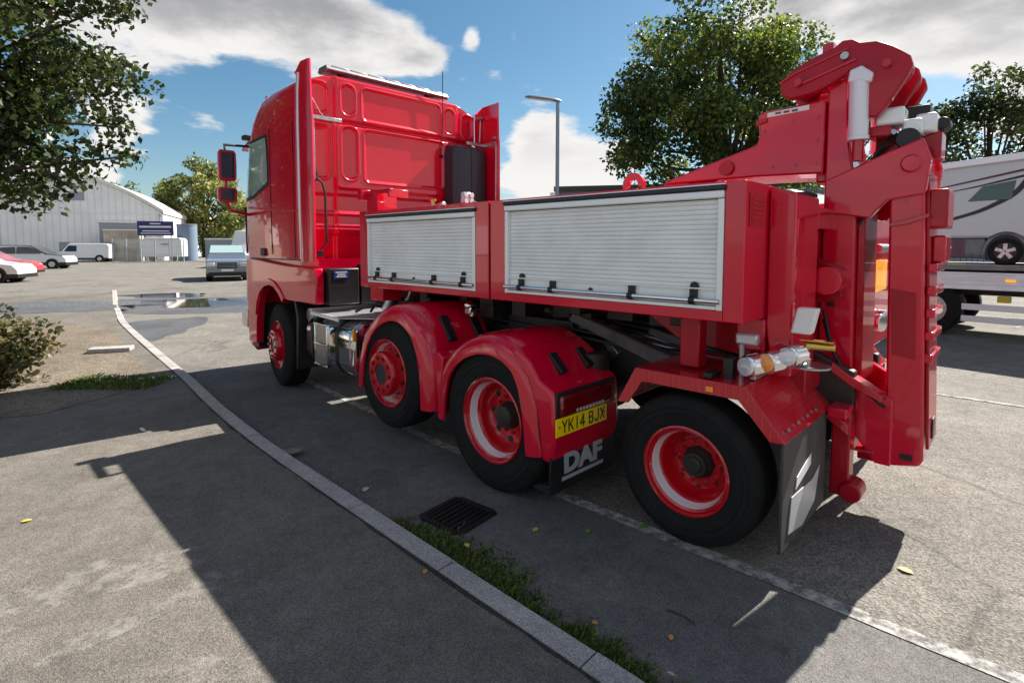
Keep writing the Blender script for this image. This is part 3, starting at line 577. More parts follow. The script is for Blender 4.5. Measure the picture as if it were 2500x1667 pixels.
# boxes under the cab
bb = tp('battery_box', BLK, lambda b: (b.box(2.60, 2.98, .10, .44, 1.075, 1.46), b.box(2.66, 3.0, .50, .78, 1.06, 1.50)), bevel=.012)
stk = tp('warning_sticker', BLUS, lambda b: b.box(2.594, 2.5995, .15, .31, 1.355, 1.435), bb)
RX = Matrix(((0, 0, -1, 0), (-1, 0, 0, 0), (0, 1, 0, 0), (0, 0, 0, 1)))
def rear_mtx(u, w, z, tilt=0): m = RX.copy(); m.translation = Vector(vtf(u, w, z)); return m @ Matrix.Rotation(tilt, 4, 'Z')
tp('sticker_line', WHS, lambda b: [b.box(2.592, 2.5942, .23 - l, .23 + l, z, z + .012) for l, z in ((.065, 1.415), (.045, 1.392), (.055, 1.370))], bb)
tp('inner_mudguard', BLK, lambda b: b.prism([(3.28, .30), (3.24, .9), (3.32, 1.1), (3.36, 1.1), (3.29, .9), (3.33, .30)], .03, .5), bevel=.008)
tp('air_cylinder', STEEL, lambda b: (b.cyl((3.10, .10, .93), (3.10, .40, .93), .085, seg=20)), bevel=.006)

# chassis
def chs(b):
    for w in (.83, 1.60): b.box(-1.05, 4.6, w, w + .07, .74, 1.0)
    for u in (-.95, -.2, .7, 1.6, 2.5, 3.4): b.box(u, u + .08, .9, 1.6, .78, .95)
    b.box(-.1, .6, .75, 1.75, 1.0, 1.12)
tp('chassis', CHS, chs, bevel=.008)
tp('fifth_wheel', GREYS, lambda b: (b.cyl((.55, 1.25, 1.13), (.55, 1.25, 1.18), .42, seg=40), b.box(.2, .9, .9, 1.6, 1.08, 1.135)), bevel=.006)
for u in (0, 1.34, 3.92): tp('axle', CHS, lambda b: (b.cyl((u, .12, .5), (u, 2.38, .5), .065), b.cyl((u, 1.05, .5), (u, 1.45, .5), .2 if u != 3.92 else .08)))
tp('suspension', CHS, lambda b: [b.cyl((u, w, .55), (u, w, .95), .12) for u in (.35, -.4, 1.65) for w in (.62, 1.85)] + [b.box(-.5, 1.9, w, w + .08, .55, .62) for w in (.66, 1.76)])
tp('catwalk', CHKA, lambda b: b.box(.95, 1.75, .86, 1.64, 1.02, 1.05))
tp('cross_box', CHS, lambda b: (b.box(1.9, 2.5, .7, 1.8, .7, 1.03), b.box(1.75, 2.2, 1.7, 2.3, .45, .95)))
# fuel tank and step
def dsec(w0, w1, z0, z1, r): return rrect(w0, w1, z0, z1, r, 6)
tank = tp('fuel_tank', CHROME, lambda b: b.loft([[(u, w, z) for w, z in dsec(.0 + i, .62 - i, .42 + i, .955 - i, .16)] for u, i in ((1.925, .05), (1.945, .012), (1.975, 0), (2.95, 0), (2.985, .02), (3.005, .06))]), ang=40)
for u in (2.235, 2.80): tp('strap', BLK, lambda b: b.loft([[(q, w, z) for w, z in dsec(-.008, .63, .412, .963, .165)] for q in (u, u + .05)]), tank)
tp('rim_seam', CHROME, lambda b: b.loft([[(q, w, z) for w, z in dsec(-.007, .627, .413, .962, .165)] for q in (1.985, 2.005)]), tank, bevel=.003)
def stp(b):
    for u in (2.45, 2.72): b.box(u, u + .022, -.016, .02, .47, .90)
    for z in (.46, .68, .885): b.box(2.45, 2.742, -.024, .02, z, z + .022)
tp('tank_step', CHROME, stp, bevel=.006)
tp('step_recess', STEEL, lambda b: (b.box(2.475, 2.718, -.004, .02, .70, .884), b.box(2.475, 2.718, -.004, .02, .485, .678)), tank, bevel=.004)
tp('side_marker', AMB, lambda b: b.box(1.90, 1.925, -.012, .02, .80, .92), bevel=.004)
tp('deck_plate', CHKA, lambda b: b.prismz([(2.88, .02), (2.17, -.03), (1.85, .25), (1.85, .72), (2.9, .72)], .992, 1.0))
tp('deck_edge', ALUF, lambda b: (b.prismz([(2.88, .02), (2.17, -.03), (2.17, -.015), (2.88, .035)], .965, 1.004), b.prismz([(2.895, .02), (2.88, .02), (2.885, .72), (2.9, .72)], .965, 1.03)), bevel=.002)
def hoses(b):
    for k in range(4):
        p = [(2.35 - .1 * k, .25 + .12 * k, 1.02), (2.3, .4 + .1 * k, 1.10 + .05 * k), (2.1, .6 + .08 * k, 1.08), (1.9, .5 + .15 * k, 1.15 + .04 * k), (1.7, .9, 1.1)]
        b.tube(smoothp(resample3(p), 4).tolist(), .014)
def resample3(P, n=24):
    P = np.array(P, float); t = np.linspace(0, len(P) - 1, n); return np.stack([np.interp(t, range(len(P)), P[:, k]) for k in range(3)], 1)
tp('air_hose', BLK, hoses)
tp('pipe_joint', STEEL, lambda b: (b.cyl((2.18, .50, 1.03), (2.12, .56, 1.20), .05), b.cyl((2.0, .62, 1.06), (1.94, .66, 1.24), .035), b.cyl((2.3, .6, 1.02), (2.3, .6, 1.12), .04)), bevel=.004)

# rear mudguards: section swept along an arch
def sweep(b, path, sec, cw=None):
    P = smoothp(resample(path, .03), 5); d = np.gradient(P, axis=0); d /= np.linalg.norm(d, axis=1)[:, None]; nn = np.c_[-d[:, 1], d[:, 0]]
    c = np.array([np.mean(P[:, 0]), .4])
    if ((P - c) * nn).sum() < 0: nn = -nn
    b.loft([[(p[0] + n_[0] * r, w, p[1] + n_[1] * r) for r, w in sec] for p, n_ in zip(P, nn)])
def section(side):
    s = [(0, .64), (.005, .30), (.002, .10), (-.012, .03), (-.04, -.014), (-.08, -.03), (-.135, -.034), (-.14, -.018), (-.09, -.012), (-.05, .01), (-.028, .05), (-.018, .12), (-.015, .30), (-.02, .64)]
    return s if side == 0 else [(r, 2.5 - w) for r, w in s]
A1 = [(1.86, .42), (1.83, .64), (1.75, .87), (1.62, 1.03), (1.46, 1.14), (1.28, 1.205), (1.10, 1.21), (.95, 1.16), (.81, 1.06), (.72, .90), (.67, .70), (.655, .40)]
A2 = [(.64, .40), (.62, .60), (.56, .80), (.44, .94), (.30, 1.03), (.14, 1.085), (-.02, 1.10), (-.18, 1.075), (-.33, .99), (-.42, .84), (-.47, .62), (-.50, .36)]
for s in (0, 1):
    tp('mudguard', RED, lambda b: sweep(b, A1, section(s)), ang=50)
    tp('mudguard', RED, lambda b: sweep(b, A2, section(s)), ang=50)
    q = (lambda a, b_: (a, b_)) if s == 0 else (lambda a, b_: (2.5 - b_, 2.5 - a))
    mb_ = tp('mudguard_tail', RED, lambda b: b.prism([(-.24, 1.05), (-.38, .965), (-.46, .86), (-.56, .815), (-.585, .78), (-.595, .50), (-.56, .36), (-.49, .36), (-.44, .66), (-.36, .86), (-.22, .98)], *q(-.020, .66)), bevel=.022, seg=3)
    tp('mudguard_web', RED, lambda b: b.prism([(.72, .84), (.655, .88), (.58, .84), (.62, .60), (.65, .40), (.67, .60)], *q(.03, .6)), bevel=.01)
    for (u0, z0, u1, z1) in ((.86, 1.12, .72, .93), (-.36, .985, -.47, .875)):
        for k in ((.18, .25), (.46, .53)) if u0 < 0 else ((.20, .28), (.50, .58)):
            du, dz = u1 - u0, z1 - z0; l = math.hypot(du, dz); nu, nz_ = dz / l, -du / l
            nu, nz_ = (nu, nz_) if nz_ > 0 else (-nu, -nz_)
            tp('vent_slot', BLK, lambda b: b.prism([(u0 + nu * .018, z0 + nz_ * .018), (u1 + nu * .018, z1 + nz_ * .018), (u1 - nu * .03, z1 - nz_ * .03), (u0 - nu * .03, z0 - nz_ * .03)], *q(*k)), bevel=.006)
    tp('mud_flap', BLK, lambda b: b.box(-.565, -.55, *q(-.02, .64), .16, .40), bevel=.003)
    lamp = tp('tail_lamp', DRED, lambda b: b.box(-.62, -.575, *q(.02, .56), .655, .785), bevel=.014)
    tp('lamp_recess', BLK, lambda b: b.box(-.5985, -.58, *q(-.005, .60), .645, .805), lamp, bevel=.004)
    for k in range(9): tp('reflector_cell', CLR, lambda b: b.box(-.623, -.619, *q(.16 + .033 * k, .178 + .033 * k), .665, .685), lamp)
pl = tp('number_plate', YEL, lambda b: b.box(-.607, -.599, -.02, .50, .535, .648), bevel=.003)
GLY = {'Y': [(0, 1, .5, .48), (1, 1, .5, .48), (.5, .5, .5, 0)], 'K': [(0, 0, 0, 1), (0, .36, 1, 1), (.36, .60, 1, 0)], '1': [(.5, 0, .5, 1)], '4': [(.72, 0, .72, 1), (.72, 1, 0, .27), (0, .27, 1, .27)],
       'B': [(0, 0, 0, 1), (0, 1, .72, 1), (.72, 1, .95, .77), (.95, .77, .72, .53), (0, .53, .72, .53), (.72, .53, 1, .27), (1, .27, .72, 0), (.72, 0, 0, 0)], 'J': [(.9, 1, .9, .2), (.9, .2, .66, 0), (.66, 0, .32, 0), (.32, 0, .08, .2)], 'X': [(0, 0, 1, 1), (0, 1, 1, 0)]}
cw_, ch_, wx_ = .040, .070, .040
for ch in 'YK14 BJX':
    if ch == ' ': wx_ += .030; continue
    b = MB(vtf)
    for k, (x0, y0, x1, y1) in enumerate(GLY[ch]):
        a0, c0, a1, c1 = wx_ + x0 * cw_, .5565 + y0 * ch_, wx_ + x1 * cw_, .5565 + y1 * ch_; l = math.hypot(a1 - a0, c1 - c0); dx, dz = (a1 - a0) / l * .0052, (c1 - c0) / l * .0052
        a0, c0, a1, c1 = a0 - dx, c0 - dz, a1 + dx, c1 + dz; e = -.6085 - .00018 * k; nx, nz__ = -dz, dx
        b.loft([[(u, a0 + nx, c0 + nz__), (u, a1 + nx, c1 + nz__), (u, a1 - nx, c1 - nz__), (u, a0 - nx, c0 - nz__)] for u in (-.6065, e)])
    b.build('plate_character', INK, pl, smooth=False); wx_ += cw_ + .0205 if ch != '1' else cw_ + .016
tp('plate_screw', INK, lambda b: (b.cyl((-.607, .012, .595), (-.610, .012, .595), .006), b.cyl((-.607, .468, .595), (-.610, .468, .595), .006)), pl)
lt = text('flap_lettering', 'DAF', .165, LET, T, rear_mtx(-.567, .30, .322), .003, 1.28, .008)
tp('lettering_underline', LET, lambda b: b.box(-.611, -.606, .07, .52, .222, .245), lt) if False else tp('flap_underline', LET, lambda b: b.box(-.571, -.566, .085, .515, .225, .248))
# lamp on top of the first mudguard (chrome work light)
tp('work_light', CHROME, lambda b: (b.box(.72, .80, .42, .50, 1.12, 1.21), b.cyl((.74, .46, 1.1), (.74, .46, 1.16), .03)), bevel=.015)
tp('glint_dome', CHROME, lambda b: b.loft([[(.76 + .042 * math.sin(p) * math.cos(t), .44 + .042 * math.sin(p) * math.sin(t), 1.20 + .042 * math.cos(p)) for t in np.linspace(0, 2 * math.pi, 24, endpoint=False)] for p in np.linspace(.05, 2.2, 12)]), ang=80)  # chrome dome added on the lamp to catch a sun glint

# wheels
def tyre_prof(R_, ri, wd, tread=True):
    h = R_ - ri; P = [(ri - .005, .015), (ri + .004, .004), (ri + .02, .0), (ri + h * .35, -.012), (ri + h * .42, -.012), (ri + h * .435, -.016), (ri + h * .45, -.012), (ri + h * .60, -.012), (ri + h * .615, -.016), (ri + h * .63, -.012), (ri + h * .84, .004), (R_ - .012, .018), (R_ - .002, .034)]
    k = 4; gw0 = .034; gw1 = wd - .034; st_ = (gw1 - gw0) / (k + 1)
    for i in range(1, k + 1):
        c = gw0 + st_ * i; P += [(R_, c - .007), (R_ - .014, c - .004), (R_ - .014, c + .004), (R_, c + .007)]
    P += [(R_ - .002, gw1), (R_ - .012, wd - .018), (ri + h * .84, wd - .004), (ri + h * .5, wd + .012), (ri + .01, wd), (ri - .005, wd - .015)]
    return P
def make_wheel(u, wc, z, R_, ri, kind, steer=0, flip=False, parent=T, wd=.27):
    rt = Matrix.Rotation(R(steer), 4, 'Z'); 
    def tf(a, b, c):
        b2 = (wd - b if False else b); v = rt @ Vector((a, -b2 if not flip else b2, c)); return (v.x + u, v.y + 1.25 - wc, v.z + z)
    o = (0, 0, 0)
    prof = [(ri + .004, .012), (ri + .006, -.004), (ri - .004, -.008), (ri - .012, .004), (ri - .016, .02), (ri - .030, .030)]
    bar = [(ri - .030, .030), (ri - .036, .05), (ri - .041, .082 if kind == 'dish' else .065), (ri - .044, .088 if kind == 'dish' else .078)]
    pr2 = [(ri - .044, .088), (ri - .056, .100), (ri - .062, .13), (ri - .075, .17), (ri - .095, .19), (.142, .19), (.135, .184), (.05, .184)] if kind == 'dish' else [(ri - .044, .078), (ri - .058, .083), (ri - .075, .075), (ri - .090, .04), (.198, .0), (.192, -.050), (.186, -.062), (.174, -.066), (.092, -.066), (.088, -.058)]
    b = MB(tf); b.lathe(o, prof, 72, True); b.lathe(o, pr2, 72, True); w = b.build('wheel', REDR, parent, ang=38)
    b = MB(tf); b.lathe(o, bar, 72, True); b.build('rim_barrel_sheen', BARREL_SHEEN, w, ang=60)
    b = MB(tf); b.lathe(o, tyre_prof(R_, ri, wd), 96, True); b.build('tyre', RUB, w, ang=30)
    if kind == 'dish':
        b = MB(tf); hk = .62 if parent is not T else 1; b.lathe(o, [(.001, .10), (.062 * hk, .10), (.076 * hk, .106), (.084 * hk, .12), (.09, .155), (.10, .184)], 8 if parent is not T else 24, False); b.build('hub', CHS, w)
        
        for t in np.arange(10) * 2 * math.pi / 10: b = MB(tf); b.cyl((.125 * math.cos(t), .185, .125 * math.sin(t)), (.125 * math.cos(t), .160, .125 * math.sin(t)), .013, seg=6); b.build('wheel_nut', REDR, w)
        hr, hb, hs = (.180 if parent is T else .158), .1905, (.021 if parent is T else .014)
        for t in np.arange(8) * 2 * math.pi / 8:
            b = MB(tf); b.cyl((hr * math.cos(t), hb - .0025, hr * math.sin(t)), (hr * math.cos(t), hb + .002, hr * math.sin(t)), hs + .004, seg=18); b.build('vent_hole', INK, w)
    else:
        b = MB(tf); b.lathe(o, [(.0892, -.056), (.086, -.03), (.075, .01), (.06, .035), (.001, .04)], 32, False); b.build('hub', BLU, w)
        
        for t in np.arange(10) * 2 * math.pi / 10:
            b = MB(tf); b.cyl((.142 * math.cos(t), -.065, .142 * math.sin(t)), (.142 * math.cos(t), -.084, .142 * math.sin(t)), .0140, seg=6); b.build('wheel_nut', REDR, w)
            b = MB(tf); b.cyl((.142 * math.cos(t), -.0655, .142 * math.sin(t)), (.142 * math.cos(t), -.0675, .142 * math.sin(t)), .021, seg=14); b.build('nut_washer', INK, w)
        for t in (np.arange(10) + .5) * 2 * math.pi / 10:
            b = MB(tf); r0, b0, r1, b1 = ri - .088, .055, .202, .012; n_ = Vector((r1 - r0, b1 - b0)); n_ = Vector((n_.y, -n_.x)).normalized(); n_ = n_ if n_.y < 0 else -n_
            rm, bm_ = (r0 + r1) / 2, (b0 + b1) / 2
            p = lambda e: ((rm + n_.x * e) * math.cos(t), bm_ + n_.y * e, (rm + n_.x * e) * math.sin(t)); b.cyl(p(-.004), p(.0035), .0165, seg=16); b.build('vent_hole', INK, w)
    return w
make_wheel(3.90, .05, .50, .50, .292, 'front', steer=-7)
make_wheel(1.34, -.0, .60, .485, .292, 'front')
make_wheel(0, 0, .50, .50, .292, 'dish')
make_wheel(0, .31, .50, .50, .292, 'dish')
make_wheel(3.90, 2.45, .50, .50, .292, 'front', steer=-7, flip=True)
make_wheel(1.34, 2.5, .60, .485, .292, 'front', flip=True)
make_wheel(0, 2.5, .50, .50, .292, 'dish', flip=True)
# ==== RECOVERY TRAILER (shutter boxes, boom and underlift) ====
Q = vroot('recovery_crane_trailer', 1.0, 2.92, 46.1, 'red recovery crane body with white roller shutter lockers and tall boom, coupled behind the cab', 'crane trailer')
def qp(name, m, fn, parent=Q, **k): return part(name, m, parent, fn, vtf, **k)
ZB, ZT = 1.295, 2.035
def locker(u0, u1, s0, s1, zb0, zt0):
    # body with an opening for the shutter on the near side
    for side in (0, 1):
        w = (lambda x: x) if side == 0 else (lambda x: 2.5 - x)
        def fr(b):
            def bx(a0, a1, w0, w1, z0, z1): b.box(a0, a1, min(w(w0), w(w1)), max(w(w0), w(w1)), z0, z1)
            bx(u0, s0, 0, .50, ZB, ZT); bx(s1, u1, 0, .50, ZB, ZT); bx(s0, s1, 0, .50, ZB, zb0); bx(s0, s1, 0, .50, zt0, ZT); bx(s0, s1, .09, .50, zb0, zt0)
        bd = qp('locker', RED, fr, bevel=.006)
        rl = qp('shutter_rail', ALUF, lambda b: [b.box(a0, a1, *sorted((w(-.006), w(.05))), z0, z1) for a0, a1, z0, z1 in ((s0 + .002, s0 + .035, zb0, zt0 - .065), (s1 - .035, s1 - .002, zb0, zt0 - .065), (s0 + .037, s1 - .037, zb0 + .002, zb0 + .022))], bd, bevel=.003)
        qp('shutter_hood', ALUF, lambda b: b.prism([(s0 + .002, zt0 - .062), (s1 - .002, zt0 - .062), (s1 - .002, zt0 - .022), (s0 + .002, zt0 - .022)], *sorted((w(-.014), w(.05)))), bd, bevel=.006)
        qp('drip_rail', BLU, lambda b: b.box(s0 - .004, s1 + .004, *sorted((w(-.022), w(.02))), zt0 - .018, zt0 + .004), bd, bevel=.004)
        qp('drip_rail_cap', ALUF, lambda b: b.box(s0 - .004, s1 + .004, *sorted((w(-.024), w(.02))), zt0 + .0055, zt0 + .011), bd)
        zs, ze = zb0 + .112, zt0 - .066; n_ = 16 if u0 > 1 else 18; h_ = (ze - zs) / n_
        def slats(b):
            for k in range(n_):
                z = zs + k * h_; P = [(.030, z), (.0235, z + .0010), (.0216, z + .003), (.0212, z + h_ * .5), (.0216, z + h_ - .0018), (.0235, z + h_ - .0006), (.030, z + h_)]
                b.loft([[(a, w(q), zz) for q, zz in P] for a in (s0 + .036, s1 - .036)])
        qp('roller_shutter', ALU, slats, bd, ang=70)
        qp('shutter_foot', ALU, lambda b: b.box(s0 + .036, s1 - .036, *sorted((w(.016), w(.035))), zb0 + .024, zs), bd, bevel=.003)
        qp('foot_lip', ALUF, lambda b: b.box(s0 + .03, s1 - .03, *sorted((w(.0), w(.016))), zs - .003, zs + .004), bd)
        L_ = s1 - s0
        qp('lift_bar', CHROME, lambda b: b.cyl((s0 + .01, w(-.016), zb0 + .048), (s1 - .01, w(-.016), zb0 + .048), .0145, seg=14), bd)
        for t in (.10, .28, .66, .90):
            hb = 1 if t in (.10, .90) else 0
            def brk(b):
                c = s1 - t * L_; b.box(c - .020, c + .020, *sorted((w(-.010), w(.016))), zb0 + .035, zs - .004); b.cyl((c - .016, w(-.016), zb0 + .048), (c + .016, w(-.016), zb0 + .048), .021, seg=14)
                if hb: b.cyl((c, w(.004), zs + .012), (c, w(.02), zs + .012), .024, seg=18)
            qp('bar_bracket', BLK, brk, bd, bevel=.002)
        qp('lock_barrel', BLK, lambda b: b.cyl((s1 - .47 * L_, w(.006), zb0 + .062), (s1 - .47 * L_, w(.02), zb0 + .062), .016), bd)
locker(1.635, 3.49, 1.78, 3.345, 1.345, 1.985)
locker(-.26, 1.615, -.155, 1.46, 1.355, 2.012)
def deck(b):
    b.box(-.2, 3.45, .502, 1.998, 1.90, 1.93); b.box(3.40, 3.44, .502, 1.998, 1.32, 1.898)
qp('deck', RED, deck, bevel=.006)
qp('locker_gap', BLK, lambda b: (b.box(1.617, 1.633, .02, .48, 1.31, 2.02), b.box(1.617, 1.633, 2.02, 2.48, 1.31, 2.02)))
# items on deck behind the small locker
qp('corner_post', RED, lambda b: (b.box(3.28, 3.48, .08, .30, 2.037, 2.21), b.box(3.05, 3.50, .06, .10, 2.20, 2.24), b.box(3.05, 3.08, .06, .28, 2.16, 2.235), b.box(3.44, 3.52, .0, .1, 2.15, 2.25)), bevel=.006)
wl = qp('work_lamp', STEEL, lambda b: (b.box(2.50, 2.54, .50, .64, 2.09, 2.20), b.cyl((2.54, .57, 1.93), (2.54, .57, 2.1), .018)), bevel=.012)
qp('lamp_lens', CLR, lambda b: [b.cyl((2.499, .535 + .07 * i, 2.12 + .055 * j), (2.49, .535 + .07 * i, 2.12 + .055 * j), .024) for i in (0, 1) for j in (0, 1)], wl)
qp('valve_block', STEEL, lambda b: (b.box(2.9, 3.2, .48, .62, 1.93, 2.10), b.cyl((2.9, .5, 2.07), (2.78, .5, 2.10), .03)), bevel=.006)
qp('valve_block', STEEL, lambda b: b.box(2.62, 2.8, .5, .6, 1.93, 2.07), bevel=.006)
qp('filler_cap', STEEL, lambda b: b.cyl((2.3, .52, 2.05), (2.38, .52, 2.07), .04), bevel=.006)
qp('filler_cap', STEEL, lambda b: b.cyl((2.05, .5, 2.03), (2.1, .56, 2.06), .025), bevel=.006)
qp('brass_valve', BRASS, lambda b: (b.cyl((2.98, .52, 2.10), (2.98, .52, 2.16), .02), b.cyl((2.94, .52, 2.15), (3.02, .52, 2.15), .012)))
qp('lifting_eye', RED, lambda b: b.loft([[(.52 + (.055 * c + q * c), w, 2.085 + (.055 + q) * s_) for q, w in ((-.02, .20), (-.02, .24), (.02, .24), (.02, .20))] for c, s_ in [(math.cos(t), math.sin(t)) for t in np.linspace(-.3, math.pi + .3, 16)]]), bevel=.004)
# front leg under the small locker
qp('support_leg', RED, lambda b: b.box(3.22, 3.44, .08, .30, 1.16, 1.294), bevel=.006)
# chassis beams under the lockers
def beams(b):
    for w in (.86, 1.56): b.prism([(3.3, 1.26), (3.3, 1.12), (1.6, 1.10), (.9, 1.02), (-.6, .62), (-.6, .95), (.2, 1.292), (1.0, 1.292)], w, w + .08)
    for u in (.2, 1.0, 1.9, 2.8): b.box(u, u + .1, .3, 2.2, 1.20, 1.293)
qp('subframe', CHS, beams, bevel=.008)
def junk(b):
    r = random.Random(5)
    for k in range(9):
        u = .4 + .3 * k; b.box(u, u + r.uniform(.08, .22), .3 + r.uniform(0, .3), .7, 1.12 + r.uniform(-.04, .05), 1.26)
    for k in range(7):
        z = 1.05 + .03 * k; b.tube([(3.2, .5 + .05 * k, z), (2.2, .45 + .06 * k, z + .02), (1.2, .42 + .05 * k, z - .02), (.4, .5 + .05 * k, z - .1), (-.2, .6, z - .12)], .012)
qp('hydraulic_lines', CHS, junk)
qp('hydraulic_pipe', STEEL, lambda b: [b.tube([(1.6 - .1 * k, .55 + .04 * k, 1.08 + .02 * k), (.9, .52 + .04 * k, 1.06 + .02 * k), (.3, .60 + .04 * k, .98)], .009) for k in range(3)])
qp('lift_arm', GREYS, lambda b: b.prism([(1.16, 1.20), (1.20, 1.13), (.40, .88), (.20, .84), (.18, .93), (.36, .98)], .42, .52), bevel=.012)
qp('lift_arm', GREYS, lambda b: b.prism([(.62, 1.12), (.64, 1.06), (-.1, .90), (-.12, .97)], .62, .72), bevel=.01)
qp('air_coupling', STEEL, lambda b: (b.prism([(.94, .99), (.88, 1.0), (.80, .92), (.86, .86), (.93, .84), (.88, .92)], .50, .53), b.cyl((.9, .5, .88), (.98, .5, .86), .02)), bevel=.004)
qp('rear_frame', REDS, lambda b: (b.prism([(.60, 1.29), (.30, 1.10), (-.35, 1.02), (-.40, 1.29)], .42, .50), b.box(-.42, .2, .55, 1.95, .84, 1.0), b.box(.02, .14, .12, .22, 1.0, 1.29)), bevel=.008)

# wheel, guard and flap on both sides
for s in (0, 1):
    q = (lambda a, b_: (a, b_)) if s == 0 else (lambda a, b_: (2.5 - b_, 2.5 - a))
    outl = [(.45, .76), (.33, .985), (-.30, .985), (-.50, .735)]
    inn_ = [(.437, .754), (.325, .972), (-.295, .972), (-.488, .728)]
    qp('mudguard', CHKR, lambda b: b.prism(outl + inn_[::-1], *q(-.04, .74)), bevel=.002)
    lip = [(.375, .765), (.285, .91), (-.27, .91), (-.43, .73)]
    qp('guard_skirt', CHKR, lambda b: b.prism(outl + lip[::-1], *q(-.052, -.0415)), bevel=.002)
    fl = qp('mud_flap', FLAP, lambda b: b.box(-.492, -.476, *q(-.035, .74), .17, .742), bevel=.004)
    qp('flap_reflector', WHS, lambda b: b.prismz([(-.4935, -.4935), (-.4935, -.493)], 0, .001) if False else b.loft([[(-.498, q(w, w)[0], z) for w, z in P] + [] for P in ([(.16, .44), (.42, .50), (.42, .56), (.18, .50)],)] + [[(-.494, q(w, w)[0], z) for w, z in ([(.16, .44), (.42, .50), (.42, .56), (.18, .50)])]]), fl)
    qp('flap_emblem', LET, lambda b: b.loft([[(x, q(w, w)[0], z) for w, z in [(.06, .24), (.10, .42), (.46, .40), (.60, .44), (.52, .26), (.30, .20)]] for x in (-.498, -.494)]), fl)
    qp('guard_bolt', STEEL, lambda b: [b.box(-.42 - .012 * k, -.40 - .012 * k, *q(.08 + .16 * k, .16 + .16 * k), .835 - .02 * k, .85 - .02 * k) for k in range(0)] + [b.cyl((-.478, q(x, x)[0], .775), (-.486, q(x, x)[0], .78), .010, seg=10) for x in (.06, .22, .38, .54)])
    make_wheel(.035, 0 if s == 0 else 2.5, .430, .430, .250, 'dish', flip=bool(s), parent=Q, wd=.25)
qp('axle', CHS, lambda b: b.cyl((.035, .12, .43), (.035, 2.38, .43), .07))
# lamp and hose group above the guard
qp('light_bracket', STEEL, lambda b: (b.box(-.50, -.30, .30, .34, 1.04, 1.10), b.box(-.30, -.27, .10, .34, .99, 1.02)), bevel=.004)
for k, (u, w, z) in enumerate(((-.265, .06, 1.065), (-.34, .13, 1.085), (-.425, .20, 1.12))):
    lm = qp('work_light', CHROME, lambda b: (b.cyl((u, w, z), (u - .035, w + .09, z + .005), .060, seg=28), b.cyl((u - .035, w + .09, z + .005), (u - .05, w + .125, z + .005), .035, seg=20)), bevel=.010)
    qp('light_lens', CLR if k != 1 else AMB, lambda b: b.cyl((u + .005, w - .012, z), (u - .001, w + .002, z), .048, seg=28), lm)
qp('light_strap', BLK, lambda b: (b.box(-.12, -.07, -.035, .10, .99, 1.02), b.box(-.20, -.15, .04, .10, .93, 1.10)), bevel=.005)
qp('small_marker', AMB, lambda b: b.box(-.14, -.10, -.060, -.053, .925, .955), bevel=.003)
qp('tap_lever', BRASS, lambda b: (b.cyl((-.47, .34, 1.165), (-.60, .38, 1.165), .022), b.box(-.60, -.44, .33, .37, 1.19, 1.20)), bevel=.003)
qp('tap_plate', STEEL, lambda b: b.cyl((-.49, .36, 1.05), (-.49, .36, 1.06), .10, seg=24))
qp('control_lamp', CLR, lambda b: (b.box(-.235, -.11, .30, .36, 1.135, 1.20), b.cyl((-.14, .33, 1.0), (-.14, .33, 1.14), .015)), bevel=.012)

# rear body behind the lockers
def rb(b):
    b.prism([(-.262, 1.25), (-.262, 2.03), (-.40, 1.98), (-.40, .98), (-.30, .98)], .34, .78)
    b.prism([(-.262, 1.25), (-.262, 2.03), (-.40, 1.98), (-.54, 1.90), (-.54, .98), (-.30, .98)], 1.56, 2.44)
    b.box(-.262, -.10, .34, 2.16, 1.10, 1.29)
qp('rear_body', RED, rb, bevel=.012)
qp('cross_member', RED, lambda b: b.box(-.40, -.29, .78, 1.72, 1.80, 1.93), bevel=.006)
qp('rear_plate', REDS, lambda b: b.box(-.36, -.34, .78, 1.72, 1.0, 1.79), bevel=.004)
for w_ in (.70, 1.75): qp('rear_flood_lamp', BLK, lambda b: b.box(-.36, -.27, w_, w_ + .2, 1.93, 2.02), bevel=.01)
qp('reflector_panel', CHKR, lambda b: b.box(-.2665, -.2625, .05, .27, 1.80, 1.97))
def louvre(b):
    for k in range(6): b.box(-.272, -.2675, .07, .25, 1.815 + .024 * k, 1.828 + .024 * k)
qp('louvre', REDR, louvre)
# boom
boom = [(.72, 2.165), (.66, 2.20), (.05, 2.375), (.03, 2.42), (.04, 2.56), (.02, 2.585), (-.29, 2.60), (-.36, 2.60), (-.36, 2.15), (.05, 2.165)]
bo = qp('boom', RED, lambda b: b.prism(boom, .98, 1.52), bevel=.012)
qp('boom_rib', REDS, lambda b: (b.prism([(.05, 2.50), (-.02, 2.515), (-.02, 2.54), (.05, 2.53)], .965, .979), b.cyl((.24, .955, 2.24), (.24, 1.545, 2.24), .05, seg=24)), bo, bevel=.003)
qp('boom_sticker', WHT, lambda b: b.prism([(-.02, 2.545), (-.27, 2.555), (-.27, 2.585), (-.02, 2.575)], .976, .9795), bo)
qp('sticker_text', GREYS, lambda b: [b.prism([(-.07 - .05 * k, 2.557), (-.105 - .05 * k, 2.558), (-.105 - .05 * k, 2.571), (-.07 - .05 * k, 2.570)], .974, .9765) for k in range(3)], bo)
qp('pivot_foot', REDS, lambda b: (b.prism([(.80, 2.04), (.80, 2.10), (.70, 2.20), (.55, 2.20), (.45, 2.04)], 1.0, 1.08), b.prism([(.80, 2.04), (.80, 2.10), (.70, 2.20), (.55, 2.20), (.45, 2.04)], 1.42, 1.50), b.box(.3, 1.0, .9, 1.6, 1.93, 2.04)), bevel=.006)
